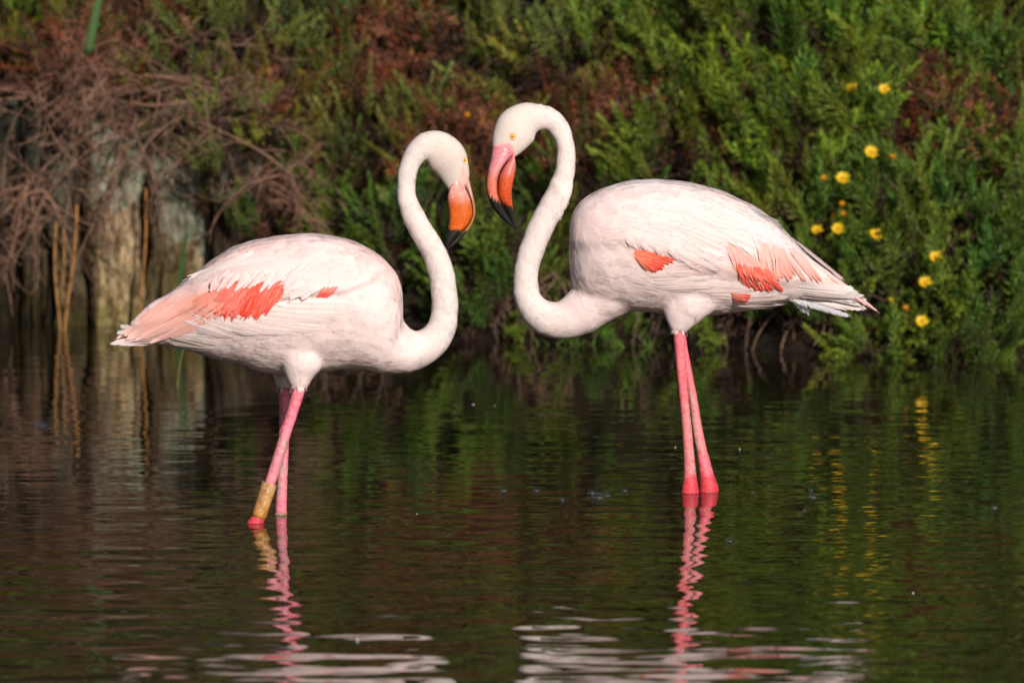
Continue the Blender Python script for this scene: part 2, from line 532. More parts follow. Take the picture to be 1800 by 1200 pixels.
SH = [
 (25, 25, 'green', 'bright', .75, 'bright green shrub in the top left corner of the picture'),
 (130, 70, 'brown', 'brown', .95, 'rusty brown dry shrub above the bare tangled twigs, near top left'),
 (300, 40, 'brown', 'brown', .95, 'dark brown dry shrub at the top edge right of the green reed blade'),
 (425, 50, 'olive', 'olive', 1.0, 'olive green shrub at the top edge, right of the bare twigs'),
 (410, 190, 'olive', 'olive', .8, 'olive shrub with drooping sprigs beside the bare twigs'),
 (570, 60, 'olive', 'olive', 1.05, 'olive green shrub at the top edge, second right of the bare twigs'),
 (540, 190, 'olive', 'olive', .95, 'olive and brown shrub high above the left flamingo back'),
 (450, 130, 'brown', 'brown', .8, 'rusty brown shrub between the bare twigs and the olive shrubs'),
 (620, 130, 'brown', 'brown', .75, 'rusty brown patch of dry shrub between two olive shrubs at top'),
 (980, 190, 'brown', 'brown', .7, 'rusty brown shrub just behind the right flamingo crown'),
 (1640, 140, 'brown', 'brown', .7, 'rusty brown shrub right of the topmost yellow flowers'),
 (705, 60, 'brown', 'brown', 1.1, 'brown and green shrub at top edge above the left flamingo head'),
 (660, 230, 'olive', 'olive', .95, 'olive green shrub just left of the left flamingo curved neck'),
 (560, 350, 'olive', 'deep', .9, 'dark olive shrub right above the left flamingo back'),
 (690, 380, 'olive', 'deep', .85, 'dark shrub between the left flamingo back and neck'),
 (835, 55, 'olive', 'olive', 1.0, 'olive shrub at the top edge between the two flamingo heads'),
 (800, 215, 'brown', 'brown', .9, 'rusty brown shrub with green tips behind the two facing heads'),
 (860, 400, 'green', 'green', .8, 'green shrub framed by the two curved necks, below the bills'),
 (850, 480, 'green', 'deep', .7, 'low dark green shrub at the waterline between the two necks'),
 (985, 80, 'olive', 'olive', 1.0, 'olive green shrub above the right flamingo crown'),
 (1110, 190, 'brown', 'brown', 1.05, 'rusty brown shrub right of the right flamingo neck arch'),
 (1140, 40, 'green', 'green', .9, 'green shrub at the top edge right of the right flamingo head'),
 (1270, 60, 'green', 'green', 1.05, 'green shrub at the top edge above the right flamingo back'),
 (1245, 230, 'green', 'green', .95, 'green shrub directly above the right flamingo back'),
 (1050, 300, 'olive', 'deep', .8, 'dark olive shrub between the right flamingo neck and shoulder'),
 (1420, 60, 'green', 'bright', 1.0, 'bright green shrub at the top edge above the topmost yellow flowers'),
 (1410, 210, 'green', 'bright', 1.05, 'broad bright green shrub left of the topmost yellow flowers'),
 (1560, 40, 'green', 'bright', 1.0, 'bright green shrub at the top edge, second from the right corner'),
 (1570, 210, 'green', 'green', .95, 'green shrub under the pair of topmost yellow flowers'),
 (1400, 360, 'green', 'green', .95, 'green shrub above the right flamingo wing tip'),
 (1530, 370, 'green', 'green', 1.0, 'flowering green shrub above the right flamingo tail'),
 (1700, 60, 'green', 'green', .95, 'leafy green shrub at the top edge near the right corner'),
 (1700, 200, 'brown', 'brown', 1.0, 'brown and green shrub high up near the right edge'),
 (1790, 110, 'green', 'deep', .9, 'dark green shrub at the right edge near the top'),
 (1660, 350, 'green', 'deep', .95, 'dark green shrub above the lone yellow flower at right'),
 (1785, 300, 'green', 'green', .85, 'thin leafed green shrub at the right edge, mid height'),
 (1610, 490, 'green', 'green', .95, 'green shrub with low yellow flowers right of the flamingo tail'),
 (1750, 460, 'green', 'deep', .95, 'dark green shrub at the right edge above the water'),
 (1480, 470, 'green', 'deep', .8, 'green shrub right behind the right flamingo tail tip'),
 (1570, 560, 'green', 'green', .62, 'low green shrub at the waterline under the tail of the right flamingo'),
 (1700, 570, 'green', 'deep', .62, 'low green shrub overhanging the water near the right edge'),
 (1800, 560, 'green', 'deep', .6, 'low dark shrub in the right corner of the waterline'),
 (1060, 522, 'green', 'deep', .45, 'small green shrub at the waterline beneath the right flamingo breast'),
 (1290, 470, 'green', 'deep', .7, 'green shrub mostly hidden behind the right flamingo belly'),
 (1330, 130, 'brown', 'brown', .7, 'brown dry patch of shrub between green ones high above the right flamingo back'),
 (1330, 290, 'brown', 'brown', .7, 'dark brown dry shrub just above the right flamingo rump'),
 (1770, 200, 'brown', 'brown', .7, 'dark brown dry shrub near the right edge below the green corner'),
 (480, 310, 'brown', 'brown', .75, 'dry brown shrub with bare stems above the left flamingo back'),
]
for s in SH: shrub(*s)
for k in range(14):                                   # higher on the bank: seen only mirrored in the water
    shrub(-60 + k * 150, -110 - 60 * (k % 2), ['green', 'olive'][int(k < 7)], ['green', 'olive'][int(k < 7)], 1.3,
          'shrub on the bank crest above the picture, mirrored in the water', group='shrubs on the bank crest')

# ------------------------------------------------------------------ dead tangled bushes over the revetment
def arc_branch(r, p, d, L, sag, n=10, curl=.5):
    pts = [np.array(p, float)]; d = np.array(d, float); d /= np.linalg.norm(d)
    c = r.normal(0, curl, 3)
    for k in range(n):
        d = d + (np.array([0, 0, -sag]) + c * .35 + r.normal(0, .12, 3)) / n * 2.0
        d /= np.linalg.norm(d)
        pts.append(pts[-1] + d * L / n)
    return np.array(pts)

def dead_bush(loc_px, Y, seed, nbr, label, spread=1.0, length=.5, dz=(-.35, .75)):
    r = np.random.default_rng(seed)
    p0 = at(loc_px[0], loc_px[1], Y)
    e = empty('dead_bush', p0, label, 'dead bush', 'dead bushes over the revetment')
    tw = Geo()
    for b in range(nbr):
        d = np.array([r.normal(0, .9) * spread, -r.uniform(.25, .7), r.uniform(*dz)])
        L = length * r.uniform(.6, 1.25)
        pts = arc_branch(r, (r.normal(0, .03), r.normal(0, .02), r.normal(0, .03)), d, L, r.uniform(-.25, .75), 12, .6)
        base = np.array([.23, .13, .09]) * r.uniform(.6, 1.2)
        g = Geo(); tv, tf = tube(pts, np.linspace(.0036, .0011, 13) * r.uniform(.55, 1.25), 5); g.add(tv, tf, base)
        obj('branch', g.mesh('branch', M['wood']), e)
        for t in range(8):
            i = int(r.integers(2, 12))
            dd = pts[min(i + 1, 12)] - pts[i]
            dd = dd / np.linalg.norm(dd) + r.normal(0, .55, 3)
            q = arc_branch(r, pts[i], dd, L * r.uniform(.2, .55), r.uniform(-.5, .6), 8, .9)
            tv, tf = tube(q, np.linspace(.0016, .0007, 9) * r.uniform(.65, 1.2), 4)
            tw.add(tv, tf, np.array([.23, .13, .09]) * r.uniform(.45, 1.3))
            for t2 in range(2):
                i2 = int(r.integers(3, 8))
                d2 = q[i2] - q[i2 - 1]; d2 = d2 / np.linalg.norm(d2) + r.normal(0, .6, 3)
                q2 = arc_branch(r, q[i2], d2, L * r.uniform(.08, .25), r.uniform(-.4, .4), 5, .9)
                tv, tf = tube(q2, np.linspace(.0012, .0006, 6), 3)
                tw.add(tv, tf, np.array([.23, .13, .09]) * r.uniform(.5, 1.25))
    obj('twigs', tw.mesh('twigs', M['wood']), e, kind='stuff')
    return e
dead_bush((250, 130), 19.62, 201, 15, 'bare tangled bush of grey brown twigs arching over the pale boards', 1.0, .38)
dead_bush((70, 180), 19.66, 202, 16, 'dense brown tangle of dry twigs at the left edge', .8, .36)
dead_bush((70, 330), 19.60, 205, 14, 'drooping bundle of thin dry twigs in front of the left boards', .8, .26, (-1.0, .4))
dead_bush((250, 215), 19.58, 206, 10, 'sparse bare twigs trailing across the pale boards', .9, .42, (-1.1, .2))
dead_bush((370, 200), 19.52, 203, 10, 'few long curved bare branches above the left flamingo tail', .8, .30)
dead_bush((500, 330), 19.35, 204, 12, 'bare dry branches between green sprigs above the left flamingo back', .7, .26)

# dry roots and stalks hanging along the foot of the bank
for k, (pa, pb, lab) in enumerate([(480, 700, 'dry stalks and roots along the dark foot of bank behind left flamingo'),
                                   (830, 1000, 'dry stalks at the dark bank foot between the two necks'),
                                   (1090, 1330, 'tangle of dry roots at the waterline behind the right flamingo legs'),
                                   (1330, 1540, 'dry roots at the waterline below the right flamingo tail')]):
    r = np.random.default_rng(300 + k)
    pc = (pa + pb) / 2
    x0 = (pc - 900) / FPX * 19
    e = empty('dry_root_tangle', (x0, float(shore(x0)) - .02, 0), lab, 'roots', 'dry roots along the waterline')
    g = Geo()
    for t in range(70):
        x = (r.uniform(pa, pb) - 900) / FPX * 19; y = float(shore(x)) + r.uniform(-.06, .1)
        z = r.uniform(.05, .22)
        q = arc_branch(r, (x, y + .06, z), (r.normal(0, .6), -.6, r.uniform(-.9, .3)), r.uniform(.08, .22), r.uniform(.2, 1.6), 7, .7)
        tv, tf = tube(q - np.array(e.location), np.linspace(.0028, .0012, 8) * r.uniform(.6, 1.4), 4)
        g.add(tv, tf, np.array([.17, .105, .07]) * r.uniform(.4, 1.3))
    obj('roots', g.mesh('roots', M['wood']), e, kind='stuff')

# grass blades at the waterline
for (pc, n, lab) in [(1020, 26, 'tuft of green grass at the waterline under the right flamingo neck'), (1130, 16, 'short green grass tuft at the waterline left of the right flamingo legs'), (1640, 18, 'green grass tuft at the waterline below the lowest yellow flower')]:
    r = np.random.default_rng(int(pc))
    x0 = (pc - 900) / FPX * 18.9
    e0 = np.array([x0, float(shore(x0)) - .08, 0])
    g = Geo()
    for t in range(n):
        q = arc_branch(r, (r.normal(0, .06), r.normal(0, .02), -.03), (r.normal(0, .5), -.3, 1), r.uniform(.06, .13), .5, 6, .3)
        w = np.linspace(.0035, .0005, 7)[:, None] * np.array([1, 0, 0])
        Vb = np.stack([q - w, q + w], 1).reshape(-1, 3); i = np.arange(6) * 2
        g.add(Vb, np.stack([i, i + 1, i + 3, i + 2], -1), np.array([.10, .18, .03]) * r.uniform(.6, 1.2))
    o = obj('grass_tuft', g.mesh('grass_tuft', M['reed']), None, lab, 'grass', 'grass tufts at the waterline')
    o.location = e0

# reeds: orange stems and green blades by the boards
def reed_stem(px0, py0, px1, py1, Y, r0, col, label, name='reed'):
    a = at(px0, py0, Y); b = at(px1, py1, Y)
    n = 24
    t = np.linspace(0, 1, n)[:, None]
    P = a + (b - a) * t; P[:, 0] += .006 * np.sin(t[:, 0] * 4 + px0)
    if P[0, 2] > -.1: P = np.vstack([P[0] + (P[0] - P[1]) / np.linalg.norm(P[0] - P[1]) * .1, P])
    rad = np.full(len(P), r0); rad[::5] *= 1.25
    V, F = tube(P - a, rad, 7)
    j = np.arange(len(P)); c = np.repeat(np.where((j % 5 == 0)[:, None], np.array(col) * .35, np.array(col)), 7, 0)
    g = Geo(); g.add(V, F, c)
    o = obj(name, g.mesh(name, M['reed']), None, label, 'reed', 'reeds in front of the boards'); o.location = a
OR = (.27, .125, .036)
reed_stem(103, 572, 98, 390, 19.45, .0036, OR, 'straight orange reed stem, leftmost of the three together')
reed_stem(117, 574, 108, 400, 19.47, .0032, (.24, .12, .04), 'thin orange brown reed stem in the middle of the three')
reed_stem(118, 576, 133, 360, 19.43, .0038, OR, 'leaning orange reed stem, rightmost of the three together')
reed_stem(250, 566, 254, 330, 19.5, .0038, (.26, .12, .032), 'single orange brown reed stem in the dark gap between boards')
def reed_blade(px0, py0, px1, py1, Y, w, col, label):
    a = at(px0, py0, Y); b = at(px1, py1, Y - .1)
    n = 12; t = np.linspace(0, 1, n)
    P = a + (b - a) * t[:, None]; P[:, 0] += .02 * t ** 2
    wd = w * (1 - t ** 3) ** .7 + .0006
    sx = np.array([.93, .37, 0]); nn = np.array([.37, -.93, 0])
    Vb = np.stack([P - sx * wd[:, None], P + nn * (wd * .35)[:, None], P + sx * wd[:, None]], 1).reshape(-1, 3) - a
    i = np.arange(n - 1) * 3
    F = np.vstack([np.stack([i + k, i + k + 1, i + k + 4, i + k + 3], -1) for k in (0, 1)])
    g = Geo(); g.add(Vb, F, np.array(col))
    o = obj('reed', g.mesh('reed', M['reed']), None, label, 'reed', 'green reed blades'); o.location = a
    md = o.modifiers.new('thickness', 'SOLIDIFY'); md.thickness = .0012
reed_blade(156, 96, 178, -60, 19.3, .014, (.07, .13, .045), 'broad pale green reed blade at the top above the bare twigs')
reed_blade(312, 566, 318, 395, 19.45, .0075, (.035, .085, .028), 'upright green reed blade behind the left flamingo tail')
reed_blade(312, 700, 309, 610, 17.6, .004, (.14, .13, .05), 'thin yellow green reed tip standing in the water under the tail')

# ------------------------------------------------------------------ yellow flowers: parts of the shrub they grow on
bpy.context.view_layer.update()
dg = bpy.context.evaluated_depsgraph_get()
def flower_meshes(seed, col, ccol, half=False):
    r = np.random.default_rng(seed)
    g = Geo()
    n = 17
    for k in range(n):
        az = 2 * math.pi * k / n + r.uniform(-.1, .1); l = .019 * r.uniform(.85, 1.1); w = .0033
        el = R(r.uniform(8, 34)) if not half else R(r.uniform(40, 70))
        d = np.array([math.cos(az) * math.cos(el), math.sin(az) * math.cos(el), math.sin(el)])
        s = np.array([-math.sin(az), math.cos(az), 0]) * w
        b = d * .004
        g.add([b - s * .5, b + s * .5, b + d * l * .6 + s, b + d * l * .6 - s, b + d * l + s * .35, b + d * l - s * .35],
              [[0, 1, 2, 3], [3, 2, 4, 5]], np.array(col) * r.uniform(.8, 1.1))
    c = Geo()
    th = np.linspace(0, 1, 5)
    rings = np.stack([[[math.cos(a) * .0082 * math.cos(t * 1.5), math.sin(a) * .0082 * math.cos(t * 1.5), .002 + .005 * math.sin(t * 1.5)] for a in np.arange(12) * math.pi / 6] for t in th])
    V, Q, T = closed_loft(rings); c.add(V, Q, np.array(ccol)); c.F3.append(T)
    st = Geo(); tv, tf = tube(np.array([[0, 0, 0], [0, .004, -.03], [0, .012, -.07]]), .0014, 4); st.add(tv, tf, np.array([.08, .13, .03]))
    return g.mesh('flower', M['petal']), c.mesh('flower_centre', M['petal']), st.mesh('flower_stalk', M['reed'])
FL = [flower_meshes(1, (.74, .47, .008), (.5, .25, .01)), flower_meshes(2, (.75, .50, .009), (.5, .24, .01)), flower_meshes(3, (.62, .27, .01), (.4, .13, .01), True)]
flower_spots = [(1498, 157, 1), (1555, 157, 0), (1531, 269, 1), (1568, 278, 2), (1449, 317, 2), (1481, 315, 1), (1479, 362, 2), (1466, 384, 2), (1484, 378, 2), (1437, 405, 0), (1473, 403, 1),
                (1540, 414, 0), (1645, 452, 0), (1627, 497, 0), (1572, 532, 0), (1594, 545, 2), (1621, 565, 0), (823, 206, 2)]
for (px, py, kk) in flower_spots:
    d = Vector(ray(px, py)).normalized()
    hit, loc, nor, idx, ho, mtx = scene.ray_cast(dg, Vector(CAM), d)
    host = None
    if hit and ho and ho.parent and (ho.parent, ) and any(ho.parent == s[0] for s in SHRUBS): host = ho.parent
    if host is None:
        host = min(SHRUBS, key=lambda s: (s[1] - px) ** 2 + (s[2] - py) ** 2)[0]
        if not hit: loc = host.matrix_world.translation
    pos = loc - d * .065
    f = obj('flower', FL[kk][0], host, ['yellow daisy flower', 'yellow daisy flower', 'wilting orange yellow flower head'][kk])
    f.matrix_parent_inverse = host.matrix_world.inverted()
    sc = random.uniform(.72, .95) * (1.0 if kk < 2 else .72)
    face = Vector((random.uniform(-.3, .3), -.75, random.uniform(.4, .9)))
    f.matrix_basis = Matrix.Translation(pos) @ face.to_track_quat('Z', 'Y').to_matrix().to_4x4() @ Matrix.Scale(sc, 4)
    obj('flower_centre', FL[kk][1], f); obj('flower_stalk', FL[kk][2], f)

# ------------------------------------------------------------------ bubbles and specks on the water
def bubble_mesh():
    rings = []
    for t in np.linspace(-.12, 1, 9):
        a = t * math.pi / 2
        rings.append([[math.cos(a) * math.cos(b), math.cos(a) * math.sin(b), math.sin(a)] for b in np.arange(20) * math.pi / 10])
    rings = np.array(rings)
    V = rings.reshape(-1, 3)
    return np_mesh('bubble', V, ring_faces(9, 20), None, True, M['bubble'])
BM = bubble_mesh()
def bubble(px, py, rpx, label, zs=.9):
    p = on_water(px, py + rpx * .5)
    o = obj('bubble', BM, None, label, 'bubble', 'bubbles floating on the water')
    o.location = p; rm = .8 * rpx * p[1] / FPX; o.scale = (rm, rm, rm * zs)
for b in [(885, 858, 10, 'round bubble on the water, leftmost of the row left of the right flamingo legs'),
          (943, 857, 10, 'round bubble on the water, second of the row left of the right flamingo legs'),
          (988, 874, 8, 'small bubble just left of the large bubble cluster'),
          (1052, 866, 17, 'largest bubble of the cluster left of the right flamingo legs', .8),
          (1040, 862, 11, 'bubble on the left side of the large bubble cluster'),
          (1066, 866, 11, 'bubble on the right side of the large bubble cluster', .7),
          (1098, 857, 10, 'flattish bubble between the large cluster and the right flamingo legs', .8),
          (1323, 862, 7, 'small bubble right of the right flamingo legs', .8),
          (1352, 852, 5, 'tiny bubble right of the right flamingo legs, farther out'),
          (1426, 858, 7, 'small bubble behind the larger bubble in the right half'),
          (1429, 869, 11, 'large bubble with a smaller one behind it in the right half'),
          (1283, 946, 10, 'bubble alone on the water below the right flamingo legs'),
          (1748, 888, 9, 'lone bubble near the right edge of the picture'),
          (1540, 890, 5, 'tiny bubble out on the open water at right', .6),
          (1602, 903, 5, 'tiny bubble left of the lone bubble near the right edge', .6),
          (1414, 894, 5, 'tiny bubble below the large bubble in the right half'),
          (73, 738, 19, 'large flat bubble near the left edge of the picture', .55)]:
    bubble(*b)
def speck(px, py, w, h, label):
    p = on_water(px, py)
    r = np.random.default_rng(int(px))
    g = Geo(); n = 9
    a = np.arange(n) * 2 * math.pi / n
    rr = r.uniform(.7, 1.2, n)
    w *= .7
    top = np.stack([np.cos(a) * w * rr, np.sin(a) * w * 1.4 * rr, np.full(n, h)], -1) * [.6, .6, 1]
    bot = np.stack([np.cos(a) * w * rr, np.sin(a) * w * 1.4 * rr, np.full(n, -.001)], -1)
    V, Q, T = closed_loft(np.stack([bot, top])); g.add(V, Q, np.array([.42, .42, .41])); g.F3.append(T)
    o = obj('down_feather', g.mesh('down_feather', M['plumage']), None, label, 'feather', 'white specks of down on the water'); o.location = p
for s in [(733, 903, .003, .0015, 'tiny white down speck on the water between the two birds'),
          (1187, 787, .003, .003, 'tiny white down speck just left of the right flamingo legs'),
          (1300, 789, .0025, .002, 'tiny white down speck right of the right flamingo legs'),
          (628, 1124, .004, .0025, 'white down speck low in the picture between the two body reflections'),
          (870, 713, .0025, .0015, 'tiny white down speck on the dark water under the necks'),
          (832, 711, .005, .0015, 'small white down flake below the left flamingo neck'),
          (1605, 1042, .003, .002, 'tiny white down speck low at right')]:
    speck(*s)

# ------------------------------------------------------------------ flamingos
WHITE = np.array([.725, .588, .575]); NECKW = np.array([.63, .555, .53]); BLUSH = np.array([.76, .50, .47]); PALEPINK = np.array([.75, .52, .51])
SALMON = np.array([.78, .30, .22]); RED = np.array([.76, .042, .020]); GREY = np.array([.50, .47, .47]); ROSE = np.array([.80, .33, .33])
CREAM = np.array([.58, .495, .42]); DARK = np.array([.10, .085, .085])

def inside_soft(poly, pts, soft):
    """signed distance style mask: 1 deep inside polygon, 0 outside."""
    poly = np.asarray(poly, float); pts = np.asarray(pts, float)
    x, y = pts[:, 0], pts[:, 1]
    ins = np.zeros(len(pts), bool); dist = np.full(len(pts), 1e9)
    n = len(poly)
    for i in range(n):
        a, b = poly[i], poly[(i + 1) % n]
        c = (a[1] > y) != (b[1] > y)
        xi = (b[0] - a[0]) * (y - a[1]) / (b[1] - a[1] + 1e-12) + a[0]
        ins ^= c & (x < xi)
        ab = b - a
        t = np.clip(((pts - a) @ ab) / (ab @ ab), 0, 1)
        dist = np.minimum(dist, np.linalg.norm(pts - (a + t[:, None] * ab), axis=1))
    return np.where(ins, sstep(0, soft, dist), 0)

def seg_dist(P, C):
    """nearest centreline sample index and distance."""
    best = np.full(len(P), 1e9); idx = np.zeros(len(P), int)
    for i, c in enumerate(C):
        d = np.linalg.norm(P - c, axis=1); m = d < best
        best[m] = d[m]; idx[m] = i
    return idx, best

def flamingo(cfg):
    Y0 = cfg['Y']; PX = Y0 / FPX                       # metres per photo pixel at the bird
    W = lambda px, py, dy=0.0: at(px, py, Y0 + dy)
    root = empty('flamingo', (*on_water(*cfg['base'])[:2], 0), cfg['label'], 'flamingo', 'flamingos standing in the water')
    RO = np.array(root.location)
    r = np.random.default_rng(cfg['seed'])
    def part(name, me, parent=None, **k):
        o = obj(name, me, parent or root, **k)
        return o
    # ---- one continuous body: trunk + neck + head + thighs merged by remeshing
    g = Geo(); T_extra = []
    def add_closed(rings):
        V, Q, T = closed_loft(np.asarray(rings)); n0 = g.n
        g.add(V, Q, np.ones(3)); T_extra.append(T + n0)
    S = 32; ang = np.arange(S) * 2 * math.pi / S
    B = crom(cfg['trunk'], 70)                         # x, ytop, ybot, halfwidth
    rings = []
    for (x, yt, yb, hw) in B:
        mid, hh = (yt + yb) / 2, max((yb - yt) / 2, 2.5)
        rings.append([W(x, mid - hh * math.cos(a), max(hw, .004) * math.copysign(abs(math.sin(a)) ** .92, math.sin(a)) * (1 + .10 * math.cos(a))) for a in ang])
    add_closed(rings)
    N = crom(cfg['neck'], 150)                         # x, y, radius px, depth scale, depth offset
    NC = np.array([W(x, y, dy) for x, y, rr, ds, dy in N]); NR = N[:, 2] * PX
    tx = np.gradient(N[:, 0]); ty = np.gradient(N[:, 1]); tl = np.hypot(tx, ty)
    nx, ny = -ty / tl, tx / tl
    rings = [[W(x + nx[i] * rr * math.cos(a), y + ny[i] * rr * math.cos(a), dy + rr * PX * ds * math.sin(a)) for a in ang]
             for i, (x, y, rr, ds, dy) in enumerate(N)]
    add_closed(rings)
    for th in cfg['thighs']:
        Tt = crom(th, 24)                              # x, y, half width px, depth, depth offset
        add_closed([[W(x + hw * math.cos(a), y + 2 * math.sin(a * 1), dy + dd * math.sin(a)) for a in ang] for x, y, hw, dd, dy in Tt])
    g.F3 += T_extra
    me = g.mesh('tmp', None)
    tmp = bpy.data.objects.new('tmp', me); COL.objects.link(tmp)
    md = tmp.modifiers.new('r', 'REMESH'); md.mode = 'VOXEL'; md.voxel_size = .0042
    ms = tmp.modifiers.new('s', 'SMOOTH'); ms.factor = .5; ms.iterations = 9
    bpy.context.view_layer.update()
    ev = tmp.evaluated_get(bpy.context.evaluated_depsgraph_get())
    bm_ = bpy.data.meshes.new_from_object(ev)
    bpy.data.objects.remove(tmp)
    nv = len(bm_.vertices)
    P = np.empty(nv * 3, np.float32); bm_.vertices.foreach_get('co', P); P = P.reshape(-1, 3).astype(float)
    Nn = np.empty(nv * 3, np.float32); bm_.vertices.foreach_get('normal', Nn); Nn = Nn.reshape(-1, 3).astype(float)
    px = proj(P)
    side = sstep(.15, .5, np.abs(Nn[:, 1]))
    for poly, amount, soft in cfg['raise']:
        P = P + Nn * (inside_soft(poly, px, soft) * side * amount)[:, None]
    # soft uneven swelling of the plumage
    q = P * .8
    sw = np.sin(q[:, 0] * 61 + 2.1 * np.sin(q[:, 2] * 37)) * np.sin(q[:, 2] * 73 + 1.7 * np.sin(q[:, 0] * 41 + 1)) + .6 * np.sin(q[:, 0] * 131 + q[:, 2] * 97)
    ni, nd = seg_dist(P, NC[::3]); ni = ni * 3
    neckness = 1 - sstep(1.05, 1.35, nd / NR[ni]); neckness *= sstep(cfg['neck_body'] - 8, cfg['neck_body'] + 10, ni)
    P = P + Nn * (sw * .0005 * (1 - neckness))[:, None]
    kn = np.sin(q[:, 2] * 150 + 3 * np.sin(q[:, 0] * 80)) + np.sin(q[:, 0] * 210 + q[:, 1] * 190 + 2 * np.sin(q[:, 2] * 130))
    P = P + Nn * (kn * .0004 * neckness * (1 - sstep(cfg['head_i'] - 12, cfg['head_i'] + 6, ni)))[:, None]
    bm_.vertices.foreach_set('co', P.astype(np.float32).ravel()); bm_.update()
    P0 = P
    # flow of the feathers: to the tail on the trunk, down the neck on the neck, down on the thighs
    tail = W(*cfg['tail'])
    axis = tail - W(*cfg['breast']); axis /= np.linalg.norm(axis)
    def flow_at(Q, NQ, ni, neckness):
        f = tail - Q; f[:, 1] *= .5; f /= np.linalg.norm(f, axis=1)[:, None]
        f = f * .55 + axis * .6
        tn = -np.gradient(NC, axis=0); tn /= np.linalg.norm(tn, axis=1)[:, None]
        f = f * (1 - neckness)[:, None] + tn[ni] * neckness[:, None]
        fw = sstep(.7, .95, -(NQ @ axis)) * (1 - neckness)
        f = f * (1 - fw)[:, None] + np.array([0, 0, -1.]) * fw[:, None]
        pq = proj(Q)
        for th in cfg['thighs']:
            t = np.array(th); 
            w = sstep(t[-1][1] - 45, t[-1][1] - 12, pq[:, 1]) * (np.abs(pq[:, 0] - t[-1][0]) < 60) * (1 - neckness)
            f = f * (1 - w)[:, None] + np.array([0, 0, -1.]) * w[:, None]
        f = f - NQ * np.sum(f * NQ, 1)[:, None]
        return f / (np.linalg.norm(f, axis=1)[:, None] + 1e-9)
    def colour(pxy, ni, neckness, jitter=None):
        c = np.tile(WHITE, (len(pxy), 1))
        for (x, y, sx, sy, rot, col, am) in cfg['paint']:
            ca, sa = math.cos(R(rot)), math.sin(R(rot))
            u = ((pxy[:, 0] - x) * ca + (pxy[:, 1] - y) * sa) / sx; v = (-(pxy[:, 0] - x) * sa + (pxy[:, 1] - y) * ca) / sy
            w = am * np.exp(-(u * u + v * v)); c = c * (1 - w)[:, None] + col * w[:, None]
        c = c * (1 - .8 * neckness)[:, None] + NECKW * (.8 * neckness)[:, None]
        head = sstep(cfg['head_i'] - 12, cfg['head_i'] + 6, ni) * neckness
        c = c * (1 - .55 * head)[:, None] + CREAM * (.55 * head)[:, None]
        for poly, col, soft in cfg['bare']:
            w = inside_soft(poly, pxy, soft); c = c * (1 - w)[:, None] + np.array(col) * w[:, None]
        return c
    # overlapping feather relief: every patch of surface belongs to the feather whose centre is nearest and rises towards its tip
    from mathutils.kdtree import KDTree
    fl0 = flow_at(P.copy(), Nn, ni, neckness)
    ids = r.choice(nv, 1500, replace=False)
    st = np.array([.55, 1.0, 1.0])
    kd = KDTree(len(ids))
    for k, i in enumerate(ids): kd.insert(Vector(P[i]), k)
    kd.balance()
    hgt = np.zeros(nv)
    for i in range(nv):
        best, bu = 1e9, 0
        for co, k, dist in kd.find_n(Vector(P[i]), 4):
            j_ = ids[k]; dv = P[i] - P[j_]; u = dv @ fl0[j_]; q_ = dist * dist - .70 * u * u
            if q_ < best: best, bu = q_, u
        hgt[i] = bu
    hgt = np.clip(hgt / .022, -1, 1) * .0007 * (1 - .8 * neckness)
    P = P + Nn * hgt[:, None]
    cv = colour(proj(P), ni, neckness)
    ca = bm_.color_attributes.new('Col', 'FLOAT_COLOR', 'POINT')
    c4 = np.ones((nv, 4), np.float32); c4[:, :3] = cv; ca.data.foreach_set('color', c4.ravel())
    bm_.polygons.foreach_set('use_smooth', np.ones(len(bm_.polygons), bool))
    bm_.materials.clear(); bm_.materials.append(M['skin'])
    bm_.vertices.foreach_set('co', (P - RO).astype(np.float32).ravel()); bm_.update()
    part('body', bm_)
    bvh = BVHTree.FromPolygons([Vector(p) for p in P], [tuple(p.vertices) for p in bm_.polygons])

    # ---- plumage: feathers made of barbs, laid along the flow
    bm_.calc_loop_triangles()
    tri = np.empty(len(bm_.loop_triangles) * 3, np.int32); bm_.loop_triangles.foreach_get('vertices', tri); tri = tri.reshape(-1, 3)
    A = np.linalg.norm(np.cross(P[tri[:, 1]] - P[tri[:, 0]], P[tri[:, 2]] - P[tri[:, 0]]), axis=1) / 2
    def sample(n):
        i = r.choice(len(tri), n, p=A / A.sum()); w = r.dirichlet((1, 1, 1), n)
        Q = (P[tri[i]] * w[:, :, None]).sum(1); NQ = Nn[tri[i]].sum(1); NQ /= np.linalg.norm(NQ, axis=1)[:, None]
        return Q, NQ, tri[i, 0]
    fg = Geo()
    def feather(p, f, n, L, Wd, c0, c1, nb, lift, loose, geo, conform=True, bw=.0021, under=.001):
        """barbs left and right of a shaft from p along f; returns nothing, adds to geo"""
        s = np.cross(n, f)
        k = np.arange(nb)
        t = (k // 2 + r.uniform(.0, .9, nb)) / (nb / 2) * .80
        sg = np.where(k % 2 == 0, 1, -1)
        al = np.radians(26 - 12 * t) * r.uniform(.7, 1.3, nb)
        prof = np.sin(np.pi * np.clip(.12 + t * .95, 0, 1)) ** .6
        bl = np.minimum(Wd * prof / np.sin(al) * r.uniform(.75, 1.1, nb), L * (1.05 - t) + loose)
        b0 = p + f * (t * L)[:, None]
        d = f * np.cos(al)[:, None] + s * (sg * np.sin(al))[:, None]
        b1 = b0 + d * (bl * .55)[:, None]
        b2 = b0 + (d + f * .15) * bl[:, None]
        ww = bw * r.uniform(.7, 1.3, nb)[:, None]
        wv = np.cross(n, d) * ww * .5
        pts = np.stack([b0 - wv * .8, b0 + wv * .8, b1 - wv, b1 + wv, b2], 1)       # nb,5,3
        h = np.stack([t * lift - under, t * lift - under, (t + .25) * lift, (t + .25) * lift, (t + .5) * lift + r.uniform(0, .0005, nb)], 1)
